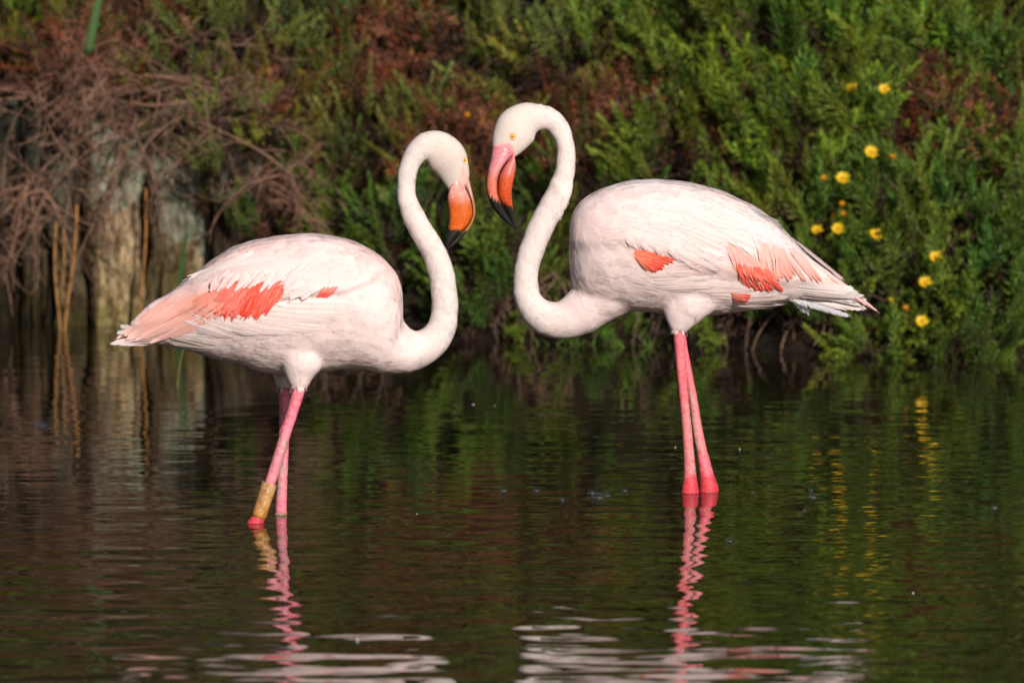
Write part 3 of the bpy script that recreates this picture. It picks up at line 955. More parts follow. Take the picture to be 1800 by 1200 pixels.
        if conform:
            fl = pts.reshape(-1, 3); dots = []; out = np.empty_like(fl); nrm_out = np.empty_like(fl); hh = h.ravel()
            for i in range(len(fl)):
                loc, nor, _, _ = bvh.find_nearest(fl[i])
                nor = np.array(nor); dots.append(nor @ n)
                out[i] = np.array(loc) + nor * (hh[i] + .0002); nrm_out[i] = nor
            okb = (np.linalg.norm(out - fl, axis=1).reshape(-1, 5).max(1) < .010) & (np.array(dots).reshape(-1, 5).min(1) > .3)
            pts = out.reshape(-1, 5, 3)
            pts[~okb] = p - n * .006
        else:
            pts = pts + n * h[:, :, None]
        tt = np.stack([t, t, t + .25, t + .25, t + .5], 1)[:, :, None].clip(0, 1)
        c = (c0 * (1 - tt) + c1 * tt) * r.uniform(.94, 1.04, nb)[:, None, None]
        base = np.arange(nb)[:, None] * 5
        F = np.concatenate([base + [0, 3, 1], base + [0, 2, 3], base + [2, 4, 3]])
        nv_ = nrm_out if conform else np.broadcast_to(n, pts.shape).reshape(-1, 3)
        nv_ = nv_ + np.repeat(d * (r.normal(0, .05, nb))[:, None], 5, 0)
        geo.add(pts.reshape(-1, 3) - RO, F, c.reshape(-1, 3), nv_ / np.linalg.norm(nv_, axis=1)[:, None])
    # contour feathers over the trunk
    Q, NQ, vi = sample(cfg['n_contour'])
    ne = neckness[vi]
    F_ = flow_at(Q.copy(), NQ, ni[vi], ne)
    Cq = colour(proj(Q), ni[vi], ne)
    pq = proj(Q)
    skip = np.zeros(len(Q))
    for poly in cfg['no_contour']: skip = np.maximum(skip, inside_soft(poly, pq, 2) * sstep(.2, .5, np.abs(NQ[:, 1])))
    for i in range(len(Q)):
        if ne[i] > .5 or skip[i] > .5: continue
        L = r.uniform(.026, .046); jc = r.uniform(.96, 1.03)
        feather(Q[i], F_[i], NQ[i], L, L * .22, Cq[i] * jc, Cq[i] * jc, 18, .0006, 0, fg)
    # short velvety barbs on neck and head
    Q, NQ, vi = sample(cfg['n_short'])
    ne = neckness[vi]; keep = (ne > .3)
    pq = proj(Q)
    for poly, col, soft in cfg['bare']: keep &= inside_soft(poly, pq, 3) < .3
    Q, NQ, vi, ne = Q[keep], NQ[keep], vi[keep], ne[keep]
    F_ = flow_at(Q.copy(), NQ, ni[vi], ne); Cq = colour(proj(Q), ni[vi], ne)
    n = len(Q)
    F_ = F_ + r.normal(0, .25, (n, 3)); F_ -= NQ * np.sum(F_ * NQ, 1)[:, None]; F_ /= np.linalg.norm(F_, axis=1)[:, None]
    headf = sstep(cfg['head_i'] - 12, cfg['head_i'] + 6, ni[vi])
    ln = r.uniform(.005, .010, n) * (1 - .35 * headf); s = np.cross(NQ, F_) * (r.uniform(.0006, .0012, n))[:, None]
    up = r.uniform(.0003, .0019, n) * (1 - .5 * headf)
    a0 = Q - NQ * .0006; a1 = Q + F_ * (ln * .6)[:, None] + NQ * (up * .8)[:, None]; a2 = Q + F_ * ln[:, None] + NQ * up[:, None]
    pts = np.stack([a0 - s, a0 + s, a1 - s, a1 + s, a2], 1).reshape(-1, 3)
    b = np.arange(n)[:, None] * 5
    cc = np.repeat(Cq * r.uniform(.93, 1.04, n)[:, None], 5, 0)
    fg.add(pts - RO, np.concatenate([b + [0, 3, 1], b + [0, 2, 3], b + [2, 4, 3]]), cc, np.repeat(NQ, 5, 0))
    # tufts round the thighs' lower ends
    for th in cfg['thighs']:
        x, y, hw, dd, dy = th[-1]
        for k in range(44):
            a = r.uniform(0, 2 * math.pi)
            p = W(x + hw * .85 * math.cos(a), y - r.uniform(9, 26), dy + dd * .85 * math.sin(a))
            n_ = np.array([math.cos(a), math.sin(a), .15]); n_ /= np.linalg.norm(n_)
            f_ = np.array([-.10 * math.cos(a), -.10 * math.sin(a), -1]); f_ -= n_ * (f_ @ n_); f_ /= np.linalg.norm(f_)
            feather(p, f_, n_, r.uniform(.008, .021), .0035, WHITE, WHITE, 12, .0012, .002, fg, False, .0012)
    part('plumage', fg.mesh('plumage', M['plumage']), kind='stuff')

    # ---- large single feathers, each its own part, on both wings
    def surf(px_, py_, far):
        d = Vector(ray(px_, py_)).normalized()
        o = Vector(CAM)
        if far:
            e = Vector(at(px_, py_, Y0 + 3)); loc, nor, _, _ = bvh.ray_cast(e, -d)
        else: loc, nor, _, _ = bvh.ray_cast(o, d)
        return (np.array(loc), np.array(nor)) if loc is not None else None
    def quill(a, b, wpx, c0, c1, lift=.003, curve=0.0, far=False, fluffy=False, dmid=0.0, under=None, name='feather', taper=False):
        """a vane with shaft from pixel a to pixel b over the surface."""
        n = 12
        t = np.linspace(0, 1, n)
        ax, bx_ = np.array(a, float), np.array(b, float)
        perp = np.array([-(bx_ - ax)[1], (bx_ - ax)[0]]) / (np.linalg.norm(bx_ - ax) + 1e-9)
        pp = ax + (bx_ - ax) * t[:, None] + perp * (curve * 4 * t * (1 - t))[:, None]
        pts, nrm = [], []
        last = None
        for k in range(n):
            h = surf(*pp[k], far)
            if h is None:
                if last is None: h = (W(*pp[k]) , np.array([0, -1. if not far else 1., .2]))
                else: h = (at(*pp[k], last[0][1] + (.5 * (last[0][1] - prev[0][1]) if k > 1 and prev is not None else 0)), np.array([0, -1. if not far else 1., .35]))
            prev = last; last = h
            pts.append(h[0]); nrm.append(h[1])
        pts = np.array(pts); nrm = np.array(nrm)
        for _ in range(3): 
            pts[1:-1] = (pts[:-2] + 2 * pts[1:-1] + pts[2:]) / 4
            nrm[1:-1] = (nrm[:-2] + 2 * nrm[1:-1] + nrm[2:]) / 4
        if fluffy: nrm[:] = (0, -1, .3)
        nrm /= np.linalg.norm(nrm, axis=1)[:, None]
        pts = pts + nrm * (-.0030 + (lift + .0030) * sstep(0, .5, t))[:, None]
        Tg = np.gradient(pts, axis=0); Tg /= np.linalg.norm(Tg, axis=1)[:, None]
        sd = np.cross(nrm, Tg); sd /= np.linalg.norm(sd, axis=1)[:, None] + 1e-9
        L = np.linalg.norm(np.diff(pts, axis=0), axis=1).sum()
        wd = wpx * PX * .5
        nb = int(np.clip(L / .0008, 40, 170)) 
        gq = Geo()
        def qn(nn, ss, sg, nb):
            e_ = np.array([0, 0, .14, .14, .28, .28])[None, :, None]
            v_ = nn[:, None] + ss[:, None] * sg * e_ + r.normal(0, .03, (nb, 1, 3))
            return (v_ / np.linalg.norm(v_, axis=2)[:, :, None]).reshape(-1, 3)
        for sg in (-1, 1):
            u = (np.arange(nb) + r.uniform(0, 1, nb)) / nb * .93
            prof = np.clip(np.sin(np.pi * np.clip(u * .92 + .08, 0, 1)), 0, 1) ** .45
            if taper: prof = np.minimum(1, u * 8 + .3) * (1 - u) ** .75
            fi = u * (n - 1); i0 = fi.astype(int).clip(0, n - 2); fr = (fi - i0)[:, None]
            g_ = lambda arr: arr[i0] * (1 - fr) + arr[i0 + 1] * fr
            p0, tg, ss, nn = g_(pts), g_(Tg), g_(sd), g_(nrm)
            al = np.radians(28) * r.uniform(.85, 1.15, nb) * (1 - .5 * u)
            bl = np.minimum(wd * prof / np.sin(al), L * (1.06 - u)) * r.uniform(.86, 1.04, nb)
            if fluffy: al = np.radians(48) * r.uniform(.6, 1.3, nb); bl = wd * prof / np.sin(al) * r.uniform(.6, 1.2, nb)
            gap = np.repeat(r.uniform(-.045, .045, nb // 14 + 1), 14)[:nb]
            d = tg * np.cos(al + gap)[:, None] + ss * (sg * np.sin(al + gap))[:, None]
            bw = (.0012 if not fluffy else .00035) * r.uniform(.8, 1.3, nb)[:, None]
            wv = np.cross(nn, d) * bw
            b1 = p0 + d * (bl * .55)[:, None] - nn * (.06 * bl)[:, None]
            b2 = p0 + (d + tg * .12) * bl[:, None] - nn * (.16 * bl)[:, None]
            V = np.stack([p0 - wv, p0 + wv, b1 - wv, b1 + wv, b2 - wv * .4, b2 + wv * .4], 1)
            uu = (u + np.zeros(nb))[:, None, None]; edge = np.array([0, 0, .5, .5, 1, 1])[None, :, None]
            c = np.asarray(c0) * (1 - uu) + np.asarray(c1) * uu
            c = c + edge * (.10 * float(c0[1] > .5) * (np.array([.76, .66, .63]) - c))
            c = c * r.uniform(.93, 1.05, nb)[:, None, None]
            pl = np.repeat(r.uniform(0, 1, nb // 5 + 1), 5)[:nb]; pl = (np.clip(pl - .78, 0, 1) * 1.2)[:, None, None]; c = c * (1 - pl) + np.array([.78, .50, .44]) * pl
            bs = np.arange(nb)[:, None] * 6
            gq.add(V.reshape(-1, 3) - RO, np.concatenate([bs + [0, 2, 3, 1], bs + [2, 4, 5, 3]]), np.broadcast_to(c, V.shape).reshape(-1, 3), qn(nn, ss, sg, nb))
        tv, tf = tube(pts, np.linspace(.0008, .0003, n), 4)
        gq.add(tv - RO, tf, np.asarray(c0) * .9 + .08)
        return part(name, gq.mesh(name, M['plumage']))
    for row in cfg['quills']:
        for far in ((False, True) if row.get('both', True) else (False,)):
            n = row['n']
            for k in range(n):
                t = k / max(n - 1, 1)
                j = row.get('jit', 4)
                a = np.array(row['a0']) * (1 - t) + np.array(row['a1']) * t + r.uniform(-j, j, 2)
                b = np.array(row['b0']) * (1 - t) + np.array(row['b1']) * t + r.uniform(-j, j, 2)
                m = r.uniform(.95, 1.05)
                mx_ = r.uniform(0, row.get('mix', 0)) ** 1.6 if row.get('mix') else 0
                quill(a, b, row['w'] * r.uniform(.85, 1.15), (np.array(row['c0']) * (1 - mx_) + PALEPINK * mx_) * m, (np.array(row['c1']) * (1 - mx_) + PALEPINK * mx_) * m, row.get('lift', .003) * .32 + k * .0001, row.get('curve', 0), far, row.get('fluffy', False), name=row.get('name', 'feather'), taper=row.get('taper', False))

    # ---- bill
    def mandible(name, A_, B_, w_, d_, cfun):
        n = 40
        a = crom(A_, n); b = crom(B_, n); w = np.interp(np.linspace(0, 1, n), np.linspace(0, 1, len(w_)), w_); dd = np.interp(np.linspace(0, 1, n), np.linspace(0, 1, len(d_)), d_)
        rings, cs = [], []
        for i in range(n):
            m = (a[i] + b[i]) / 2; h = (a[i] - b[i]) / 2
            ring = []
            for q in np.arange(20) * 2 * math.pi / 20:
                cx, sx = math.cos(q), math.sin(q)
                cx = math.copysign(abs(cx) ** .8, cx); sx = math.copysign(abs(sx) ** .8, sx)
                pxy = m + h * cx
                ring.append(W(pxy[0], pxy[1], dd[i] + w[i] * PX * sx))
                cs.append(cfun(i / (n - 1), pxy, r))
            rings.append(ring)
        V, Q_, T_ = closed_loft(np.array(rings))
        cs += [cs[0], cs[-1]]
        gg = Geo(); gg.add(V - RO, Q_, np.array(cs)); gg.F3.append(T_)
        me = gg.mesh(name, M['bill'])
        b_ = bmesh.new(); b_.from_mesh(me); bmesh.ops.recalc_face_normals(b_, faces=b_.faces); b_.to_mesh(me); b_.free()
        return part(name, me)
    for (nm, A_, B_, w_, d_, cf) in cfg['bill']: mandible(nm, A_, B_, w_, d_, cf)

    for sgn in (-1, 1):                                # dark line where the two halves of the bill meet
        tm_ = crom(cfg['tomium'], 40)
        Vt, Ft = tube(np.array([W(x, y, dd + sgn * w_ * PX) for x, y, dd, w_ in tm_]), np.interp(np.arange(40), [0, 6, 34, 39], [.0003, .0010, .0009, .0003]), 6)
        gg = Geo(); gg.add(Vt - RO, Ft, np.array([.03, .014, .012])); part('bill_edge', gg.mesh('bill_edge', M['bill']))
    # ---- eye: rim, iris, pupil
    ex, ey, er = cfg['eye']
    for far in (False, True):
        h = surf(ex, ey, far)
        if h is None: continue
        p, nrm = h
        if not far: nrm = nrm * .5 + np.array(cfg['eye_dir']) * .5
        nrm /= np.linalg.norm(nrm)
        m = rot_to(nrm, 0)
        def dome(rad, hgt, off, cols, rings_n=6, seg=20):
            rr = []
            cc_ = []
            for t in np.linspace(0, 1, rings_n):
                rr.append([[math.cos(q) * rad * math.cos(t * 1.55), math.sin(q) * rad * math.cos(t * 1.55), off + hgt * math.sin(t * 1.55)] for q in np.arange(seg) * 2 * math.pi / seg])
                cc_ += [cols(t)] * seg
            V, Q_, T_ = closed_loft(np.array(rr)); gg = Geo()
            gg.add(V @ m.T + p - RO, Q_, np.array(cc_ + [cc_[0], cc_[-1]])); gg.F3.append(T_)
            return gg
        e = part('eye', dome(er * PX, er * PX * .45, -.0010, lambda t: (.80, .42, .02) if t > .35 else (.78, .55, .14)).mesh('eye', M['eye']))
        obj('pupil', dome(er * PX * .40, er * PX * .16, er * PX * .45 - .0016, lambda t: (.01, .008, .006)).mesh('pupil', M['eye']), e)
        V, F2 = tube(np.array([[math.cos(q) * er * PX * 1.12, math.sin(q) * er * PX * 1.12, -.0002] for q in np.linspace(0, 2 * math.pi, 25)]), .0015, 6)
        gg = Geo(); gg.add(V @ m.T + p - RO, F2, np.array(cfg['rim'])); obj('eyelid', gg.mesh('eyelid', M['leg']), e)

    # ---- legs
    for L_ in cfg['legs']:
        st = crom(L_['st'], 90)                        # x, y, half width px, depth offset, then below the water
        rings, cs = [], []
        for i, (x, y, hw, dy) in enumerate(st):
            t = i / 89
            rg = 1 + .02 * math.sin(y * 1.15) + .015 * math.sin(y * .37 + x) + .012 * math.sin(y * .11)
            for_a = []
            for q in np.arange(18) * 2 * math.pi / 18:
                for_a.append(W(x + hw * rg * math.cos(q), y, dy + hw * rg * PX * .95 * math.sin(q)))
                cs.append(L_['col'](x, y, q, r))
            rings.append(for_a)
        V, Q_, T_ = closed_loft(np.array(rings)); cs += [cs[0], cs[-1]]
        gg = Geo(); gg.add(V - RO, Q_, np.array(cs)); gg.F3.append(T_)
        me = gg.mesh('leg', M['leg'])
        b_ = bmesh.new(); b_.from_mesh(me); bmesh.ops.recalc_face_normals(b_, faces=b_.faces); b_.to_mesh(me); b_.free()
        leg = part('leg', me)
        bd = L_.get('band')
        if bd:
            p0, p1, rad, col0, col1 = np.array(W(*bd['top'])), np.array(W(*bd['bot'])), bd['r'] * PX, bd['c0'], bd['c1']
            ax_ = (p1 - p0); ln_ = np.linalg.norm(ax_); m = rot_to(ax_, 0)
            prof = [(rad * .93, 0), (rad * 1.0, .0), (rad * 1.0, .3), (rad, .6), (rad, .9), (rad * .985, 1), (rad * .9, 1), (rad * .9, .5), (rad * .93, 0)]
            rr, cc_ = [], []
            for (q_, t_) in prof:
                rr.append([[math.cos(a) * q_, math.sin(a) * q_, t_ * ln_] for a in np.arange(28) * 2 * math.pi / 28]); cc_ += [np.array(col0) * (1 - t_) + np.array(col1) * t_] * 28
            V = np.array(rr).reshape(-1, 3) @ m.T + p0
            gg = Geo(); gg.add(V - RO, ring_faces(len(prof), 28), np.array(cc_))
            bo = obj('leg_band', gg.mesh('leg_band', M['band']), leg, bd['label'])
            if bd.get('text'):
                # engraved letters running up the band, on the side that faces the viewer
                cu = bpy.data.curves.new('band_letters', 'FONT'); cu.body = bd['text']; cu.size = .019; cu.extrude = .0002; cu.align_x = 'CENTER'; cu.align_y = 'CENTER'; cu.space_character = 1.05
                to = bpy.data.objects.new('t', cu); COL.objects.link(to); bpy.context.view_layer.update()
                tm = bpy.data.meshes.new_from_object(to.evaluated_get(bpy.context.evaluated_depsgraph_get()))
                bpy.data.objects.remove(to)
                bb = bmesh.new(); bb.from_mesh(tm); bmesh.ops.triangulate(bb, faces=bb.faces); bmesh.ops.subdivide_edges(bb, edges=bb.edges, cuts=2); bb.to_mesh(tm); bb.free()
                vv = np.array([v.co for v in tm.vertices])
                up_ = -ax_ / ln_; out = np.array([0, -1., .1]); out -= up_ * (out @ up_); out /= np.linalg.norm(out); sd_ = np.cross(up_, out)
                # text x runs up the band, text y runs to the left of it
                ang_ = vv[:, 1] / rad
                mid = (p0 + p1) / 2 + up_ * .002
                Pn = mid + up_ * vv[:, :1] + (out * np.cos(ang_)[:, None] + sd_ * (-np.sin(ang_))[:, None] * -1) * (rad + .0003 + vv[:, 2:3])
                for v, c_ in zip(tm.vertices, Pn - RO): v.co = c_
                a_ = tm.color_attributes.new('Col', 'FLOAT_COLOR', 'POINT')
                a_.data.foreach_set('color', np.tile([.40, .26, .11, 1], (len(tm.vertices), 1)).astype(np.float32).ravel())
                tm.materials.clear(); tm.materials.append(M['band'])
                obj('band_letters', tm, leg)
    return root

def leg_colour(joint_y, mud0, mud1, base):
    base = np.array(base)
    def f(x, y, q, r):
        c = base * (1 + .06 * math.sin(y * .9 + 2 * q))
        streak = max(0, math.sin(q * 2.0 + x * .2 + 1.3 * math.sin(y * .03)))
        m = float(sstep(mud0, mud0 + 40, y) * (1 - sstep(mud1 - 10, mud1, y)))
        bl_ = .5 + .5 * math.sin(y * .21 + 2.3 * math.sin(q * 1.5 + y * .05))
        w_ = min(1, m * (.25 + .6 * streak * bl_))
        c = c * (1 - w_) + np.array([.46, .34, .31]) * w_
        c = c * (1 - .16 * max(0, math.sin(y * 1.2 + .8 * math.sin(q * 3))) ** 3)
        j = float(sstep(joint_y - 30 + 8 * math.sin(q * 2 + x), joint_y - 12, y))
        return c * (1 - j) + np.array([.62, .05, .07]) * j
    return f

def bill_cols(black_a, black_b, pink_to):
    """black beyond the line a-b, pink near the head, orange between; a little mottling."""
    a, b = np.array(black_a, float), np.array(black_b, float)
    nrm = np.array([-(b - a)[1], (b - a)[0]]); nrm /= np.linalg.norm(nrm)
    if nrm[1] < 0: nrm = -nrm
    def up(orange, pink):
        def f(t, p, r):
            s = (p - a) @ nrm + 1.6 * math.sin(p[0] * 1.1)
            k = float(sstep(-1.5, 2.0, s)); pk = 1 - float(sstep(pink_to[0], pink_to[1], p[1]))
            c = np.array(pink) * pk + np.array(orange) * (1 - pk)
            mt = .5 + .5 * math.sin(p[0] * .55 + 2 * math.sin(p[1] * .31)) * math.sin(p[1] * .47 + 1.3 * math.sin(p[0] * .4)); c = c * (.66 + .34 * mt) * r.uniform(.9, 1.06)
            return c * (1 - k) + np.array([.012, .011, .011]) * k
        return f
    return up

# ---- left bird (faces right, head turned a little away)
YL = float(on_water(472, 912)[1])
bl = bill_cols((784, 400), (835, 408), (335, 365))
LEFT = dict(seed=5, Y=YL, base=(472, 912), label='left flamingo facing right, with orange bill and a yellow ringed leg',
  tail=(196, 604), breast=(706, 520), n_contour=1100, n_short=17000,
  trunk=[(222, 580, 599, .010), (238, 562, 602, .020), (264, 536, 604, .036), (301, 512, 609, .055), (334, 487, 617, .075), (370, 458, 629, .098), (414, 432, 640, .117), (458, 419, 654, .128), (502, 413, 660, .133), (554, 410, 656, .134), (602, 418, 650, .130), (638, 431, 650, .120), (671, 452, 655, .102), (693, 475, 650, .078), (704, 498, 630, .05), (708, 520, 600, .022)],
  neck=[(600, 575, 52, 1.2, 0), (640, 592, 54, 1.15, 0), (680, 606, 52, 1.1, 0), (712, 615, 42, 1.0, 0), (740, 612, 33, .95, 0), (764, 596, 28, .95, 0), (778, 572, 25, .95, 0), (782, 540, 23.5, .95, 0), (780, 505, 23, .95, 0), (773, 470, 22.5, .95, 0), (760, 438, 21.5, .95, 0), (743, 410, 21, .95, 0), (727, 380, 19.5, .95, 0), (716, 350, 17.5, .95, 0), (714, 322, 16.5, .95, 0), (719, 294, 17.5, .95, 0), (731, 270, 19.5, .95, 0), (749, 257, 25, .9, .004), (769, 261, 32, .82, .014), (786, 278, 35, .78, .022), (797, 299, 29, .74, .028), (803, 318, 23, .70, .031), (806, 334, 17, .66, .033), (808, 344, 10, .6, .034)],
  neck_body=30, head_i=112,
  thighs=[[(520, 600, 52, .05, -.045), (530, 640, 38, .045, -.055), (527, 664, 24, .028, -.06), (525, 684, 13, .016, -.062)],
          [(505, 600, 46, .05, .045), (500, 640, 30, .04, .055), (499, 664, 18, .026, .06), (500, 683, 12, .015, .062)]],
  **{'raise': [([(730, 470), (700, 380), (560, 360), (400, 380), (260, 480), (190, 560), (240, 585), (345, 545), (450, 546), (480, 534), (560, 522), (610, 519), (650, 503), (668, 487)], .008, 12)]},
  paint=[(690, 475, 40, 22, 50, BLUSH, .75), (640, 450, 60, 18, 30, BLUSH, .35), (440, 445, 120, 10, -25, BLUSH, .55), (370, 470, 60, 10, -35, SALMON, .25), (520, 500, 90, 22, -8, PALEPINK, .8), (300, 555, 80, 24, -32, SALMON, .95), (390, 525, 50, 16, -20, SALMON, .7), (440, 520, 50, 22, -20, RED, .9), (265, 580, 50, 14, -30, SALMON, .8), (205, 600, 12, 8, 0, GREY, .6), (560, 560, 120, 40, 0, PALEPINK, .25), (520, 450, 130, 40, 0, PALEPINK, .5)],
  bare=[([(812, 287), (820, 292), (826, 318), (822, 345), (790, 352), (797, 332), (806, 310)], (.80, .42, .38), 4)],
  no_contour=[[(330, 552), (360, 510), (400, 480), (520, 472), (510, 520), (460, 552)], [(200, 605), (260, 535), (340, 500), (400, 490), (380, 548), (290, 600)]],
  quills=[
    dict(n=12, a0=(330, 505), a1=(400, 545), b0=(205, 596), b1=(262, 602), w=22, c0=[.79, .36, .30], c1=[.80, .50, .46], lift=.009, jit=5, taper=True, mix=.3, name='flight_feather'),
    dict(n=7, a0=(395, 505), a1=(430, 535), b0=(255, 578), b1=(300, 590), w=24, c0=[.79, .27, .20], c1=[.80, .47, .39], lift=.010, jit=7, taper=True, mix=.3, name='flight_feather'),
    dict(n=6, a0=(440, 496), a1=(400, 500), b0=(375, 545), b1=(330, 552), w=22, c0=[0.722, 0.191, 0.131], c1=[0.731, 0.365, 0.296], lift=.011, jit=5, mix=.3, name='flight_feather'),
    dict(n=17, a0=(525, 468), a1=(440, 474), b0=(458, 552), b1=(375, 546), w=22, c0=[0.713, 0.104, 0.061], c1=RED, lift=.013, jit=6, mix=.4, name='flight_feather'),
    dict(n=4, a0=(500, 480), a1=(440, 484), b0=(450, 535), b1=(400, 535), w=8, c0=PALEPINK, c1=[0.731, 0.296, 0.226], lift=.0085, jit=6),
    dict(n=4, a0=(602, 496), a1=(576, 498), b0=(572, 523), b1=(559, 521), w=6, c0=[0.696, 0.261, 0.217], c1=RED, lift=.006, jit=2, both=False),
    dict(n=15, a0=(545, 456), a1=(395, 474), b0=(500, 506), b1=(372, 512), w=12, c0=WHITE, c1=PALEPINK, lift=.020, jit=8, taper=True),
    dict(n=9, a0=(560, 440), a1=(600, 480), b0=(405, 484), b1=(525, 512), w=28, c0=WHITE, c1=PALEPINK, lift=.007, jit=6, name='scapular_feather'),
    dict(n=9, a0=(520, 425), a1=(560, 455), b0=(345, 492), b1=(430, 478), w=28, c0=WHITE, c1=PALEPINK, lift=.008, jit=6, name='scapular_feather'),
    dict(n=6, a0=(510, 416), a1=(480, 420), b0=(318, 500), b1=(345, 484), w=18, c0=[0.696, 0.609, 0.609], c1=[0.679, 0.557, 0.557], lift=.010, jit=3, curve=-6, name='tertial_feather'),
    dict(n=9, a0=(600, 572), a1=(440, 606), b0=(455, 562), b1=(320, 566), w=34, c0=WHITE, c1=WHITE, lift=.010, jit=8, name='flank_feather'),
    dict(n=7, a0=(650, 532), a1=(600, 585), b0=(500, 537), b1=(445, 562), w=28, c0=WHITE, c1=WHITE, lift=.009, jit=6, name='flank_feather'),
    dict(n=9, a0=(430, 580), a1=(400, 620), b0=(290, 572), b1=(305, 598), w=24, c0=WHITE, c1=[0.679, 0.574, 0.557], lift=.006, jit=6, name='flank_feather'),
    dict(n=7, a0=(290, 578), a1=(300, 600), b0=(194, 604), b1=(206, 605), w=13, c0=[0.713, 0.522, 0.487], c1=[0.505, 0.452, 0.470], lift=.010, jit=3, taper=True, name='tail_feather'),
    dict(n=3, a0=(240, 575), a1=(235, 585), b0=(214, 574), b1=(206, 586), w=8, c0=GREY, c1=GREY, lift=.006, jit=3, fluffy=True, both=False, name='tail_feather'),
  ],
  bill=[
   ('upper_bill', [(812, 300), (822, 300), (825, 317), (831, 342), (835.5, 366), (834, 382), (826, 400.5), (812, 419), (798, 432), (787, 440)],
                  [(802, 304), (810, 312), (817, 326), (826, 346), (830, 362), (830, 380), (822, 397), (806, 413), (793, 427), (785, 438)],
                  [12, 12, 11, 10, 9.5, 9, 8, 6, 4, 1.5], [.030, .031, .033, .036, .038, .038, .036, .032, .028, .026], bl((.62, .20, .06), (.78, .42, .38))),
   ('lower_bill', [(806, 308), (812, 318), (818, 330), (826, 347), (830, 363), (830, 379), (822, 396), (806, 412), (794, 426), (786, 438)],
                  [(790, 330), (787, 345), (787, 356), (789, 368), (790, 380), (789, 392), (787, 404), (784, 420), (782.5, 430), (782.5, 437)],
                  [13, 14, 14.5, 14.5, 14, 13, 11, 8, 5, 2], [.028, .028, .030, .030, .030, .030, .030, .027, .025, .024], bl((.70, .125, .014), (.80, .36, .31))),
  ],
  tomium=[(813, 317, .031, 10.5), (820, 332, .033, 10), (827, 348, .035, 9), (830.5, 363, .036, 8), (830.5, 380, .036, 7), (823, 397, .034, 6.5), (808, 412, .030, 5.5), (794, 426, .027, 4)],
  eye=(816, 282, 4.5), eye_dir=(.3, -1, 0), rim=(.80, .50, .36),
  legs=[
   dict(st=[(527, 668, 11, -.062), (524, 690, 11, -.064), (512, 730, 10.3, -.067), (500, 768, 10, -.071), (487, 810, 10, -.075), (475, 848, 10.2, -.079), (464, 880, 10.2, -.081), (455, 905, 11.5, -.083), (450, 915, 15, -.084), (448, 924, 14, -.084), (449, 950, 9, -.08), (452, 1190, 8, -.075)],
        col=leg_colour(925, 740, 860, (.80, .20, .27)),
        band=dict(top=(474, 849, -.079), bot=(454.5, 909, -.083), r=13.2, c0=(.50, .36, .20), c1=(.48, .21, .035), text='NUDA', label='worn yellow plastic leg ring with faint letters')),
   dict(st=[(500, 668, 10, .062), (500, 690, 10, .064), (500, 740, 9.3, .068), (498, 800, 9, .072), (496, 850, 9, .076), (494, 892, 10, .08), (494, 905, 10.2, .081), (494, 930, 10, .081), (494, 1190, 8, .08)],
        col=leg_colour(960, 780, 880, (.80, .20, .27)),
        band=dict(top=(494, 899.5, .081), bot=(494, 925, .081), r=10.8, c0=(.30, .26, .20), c1=(.22, .18, .12), label='dull metal leg ring half under water')),
  ])
flamingo(LEFT)

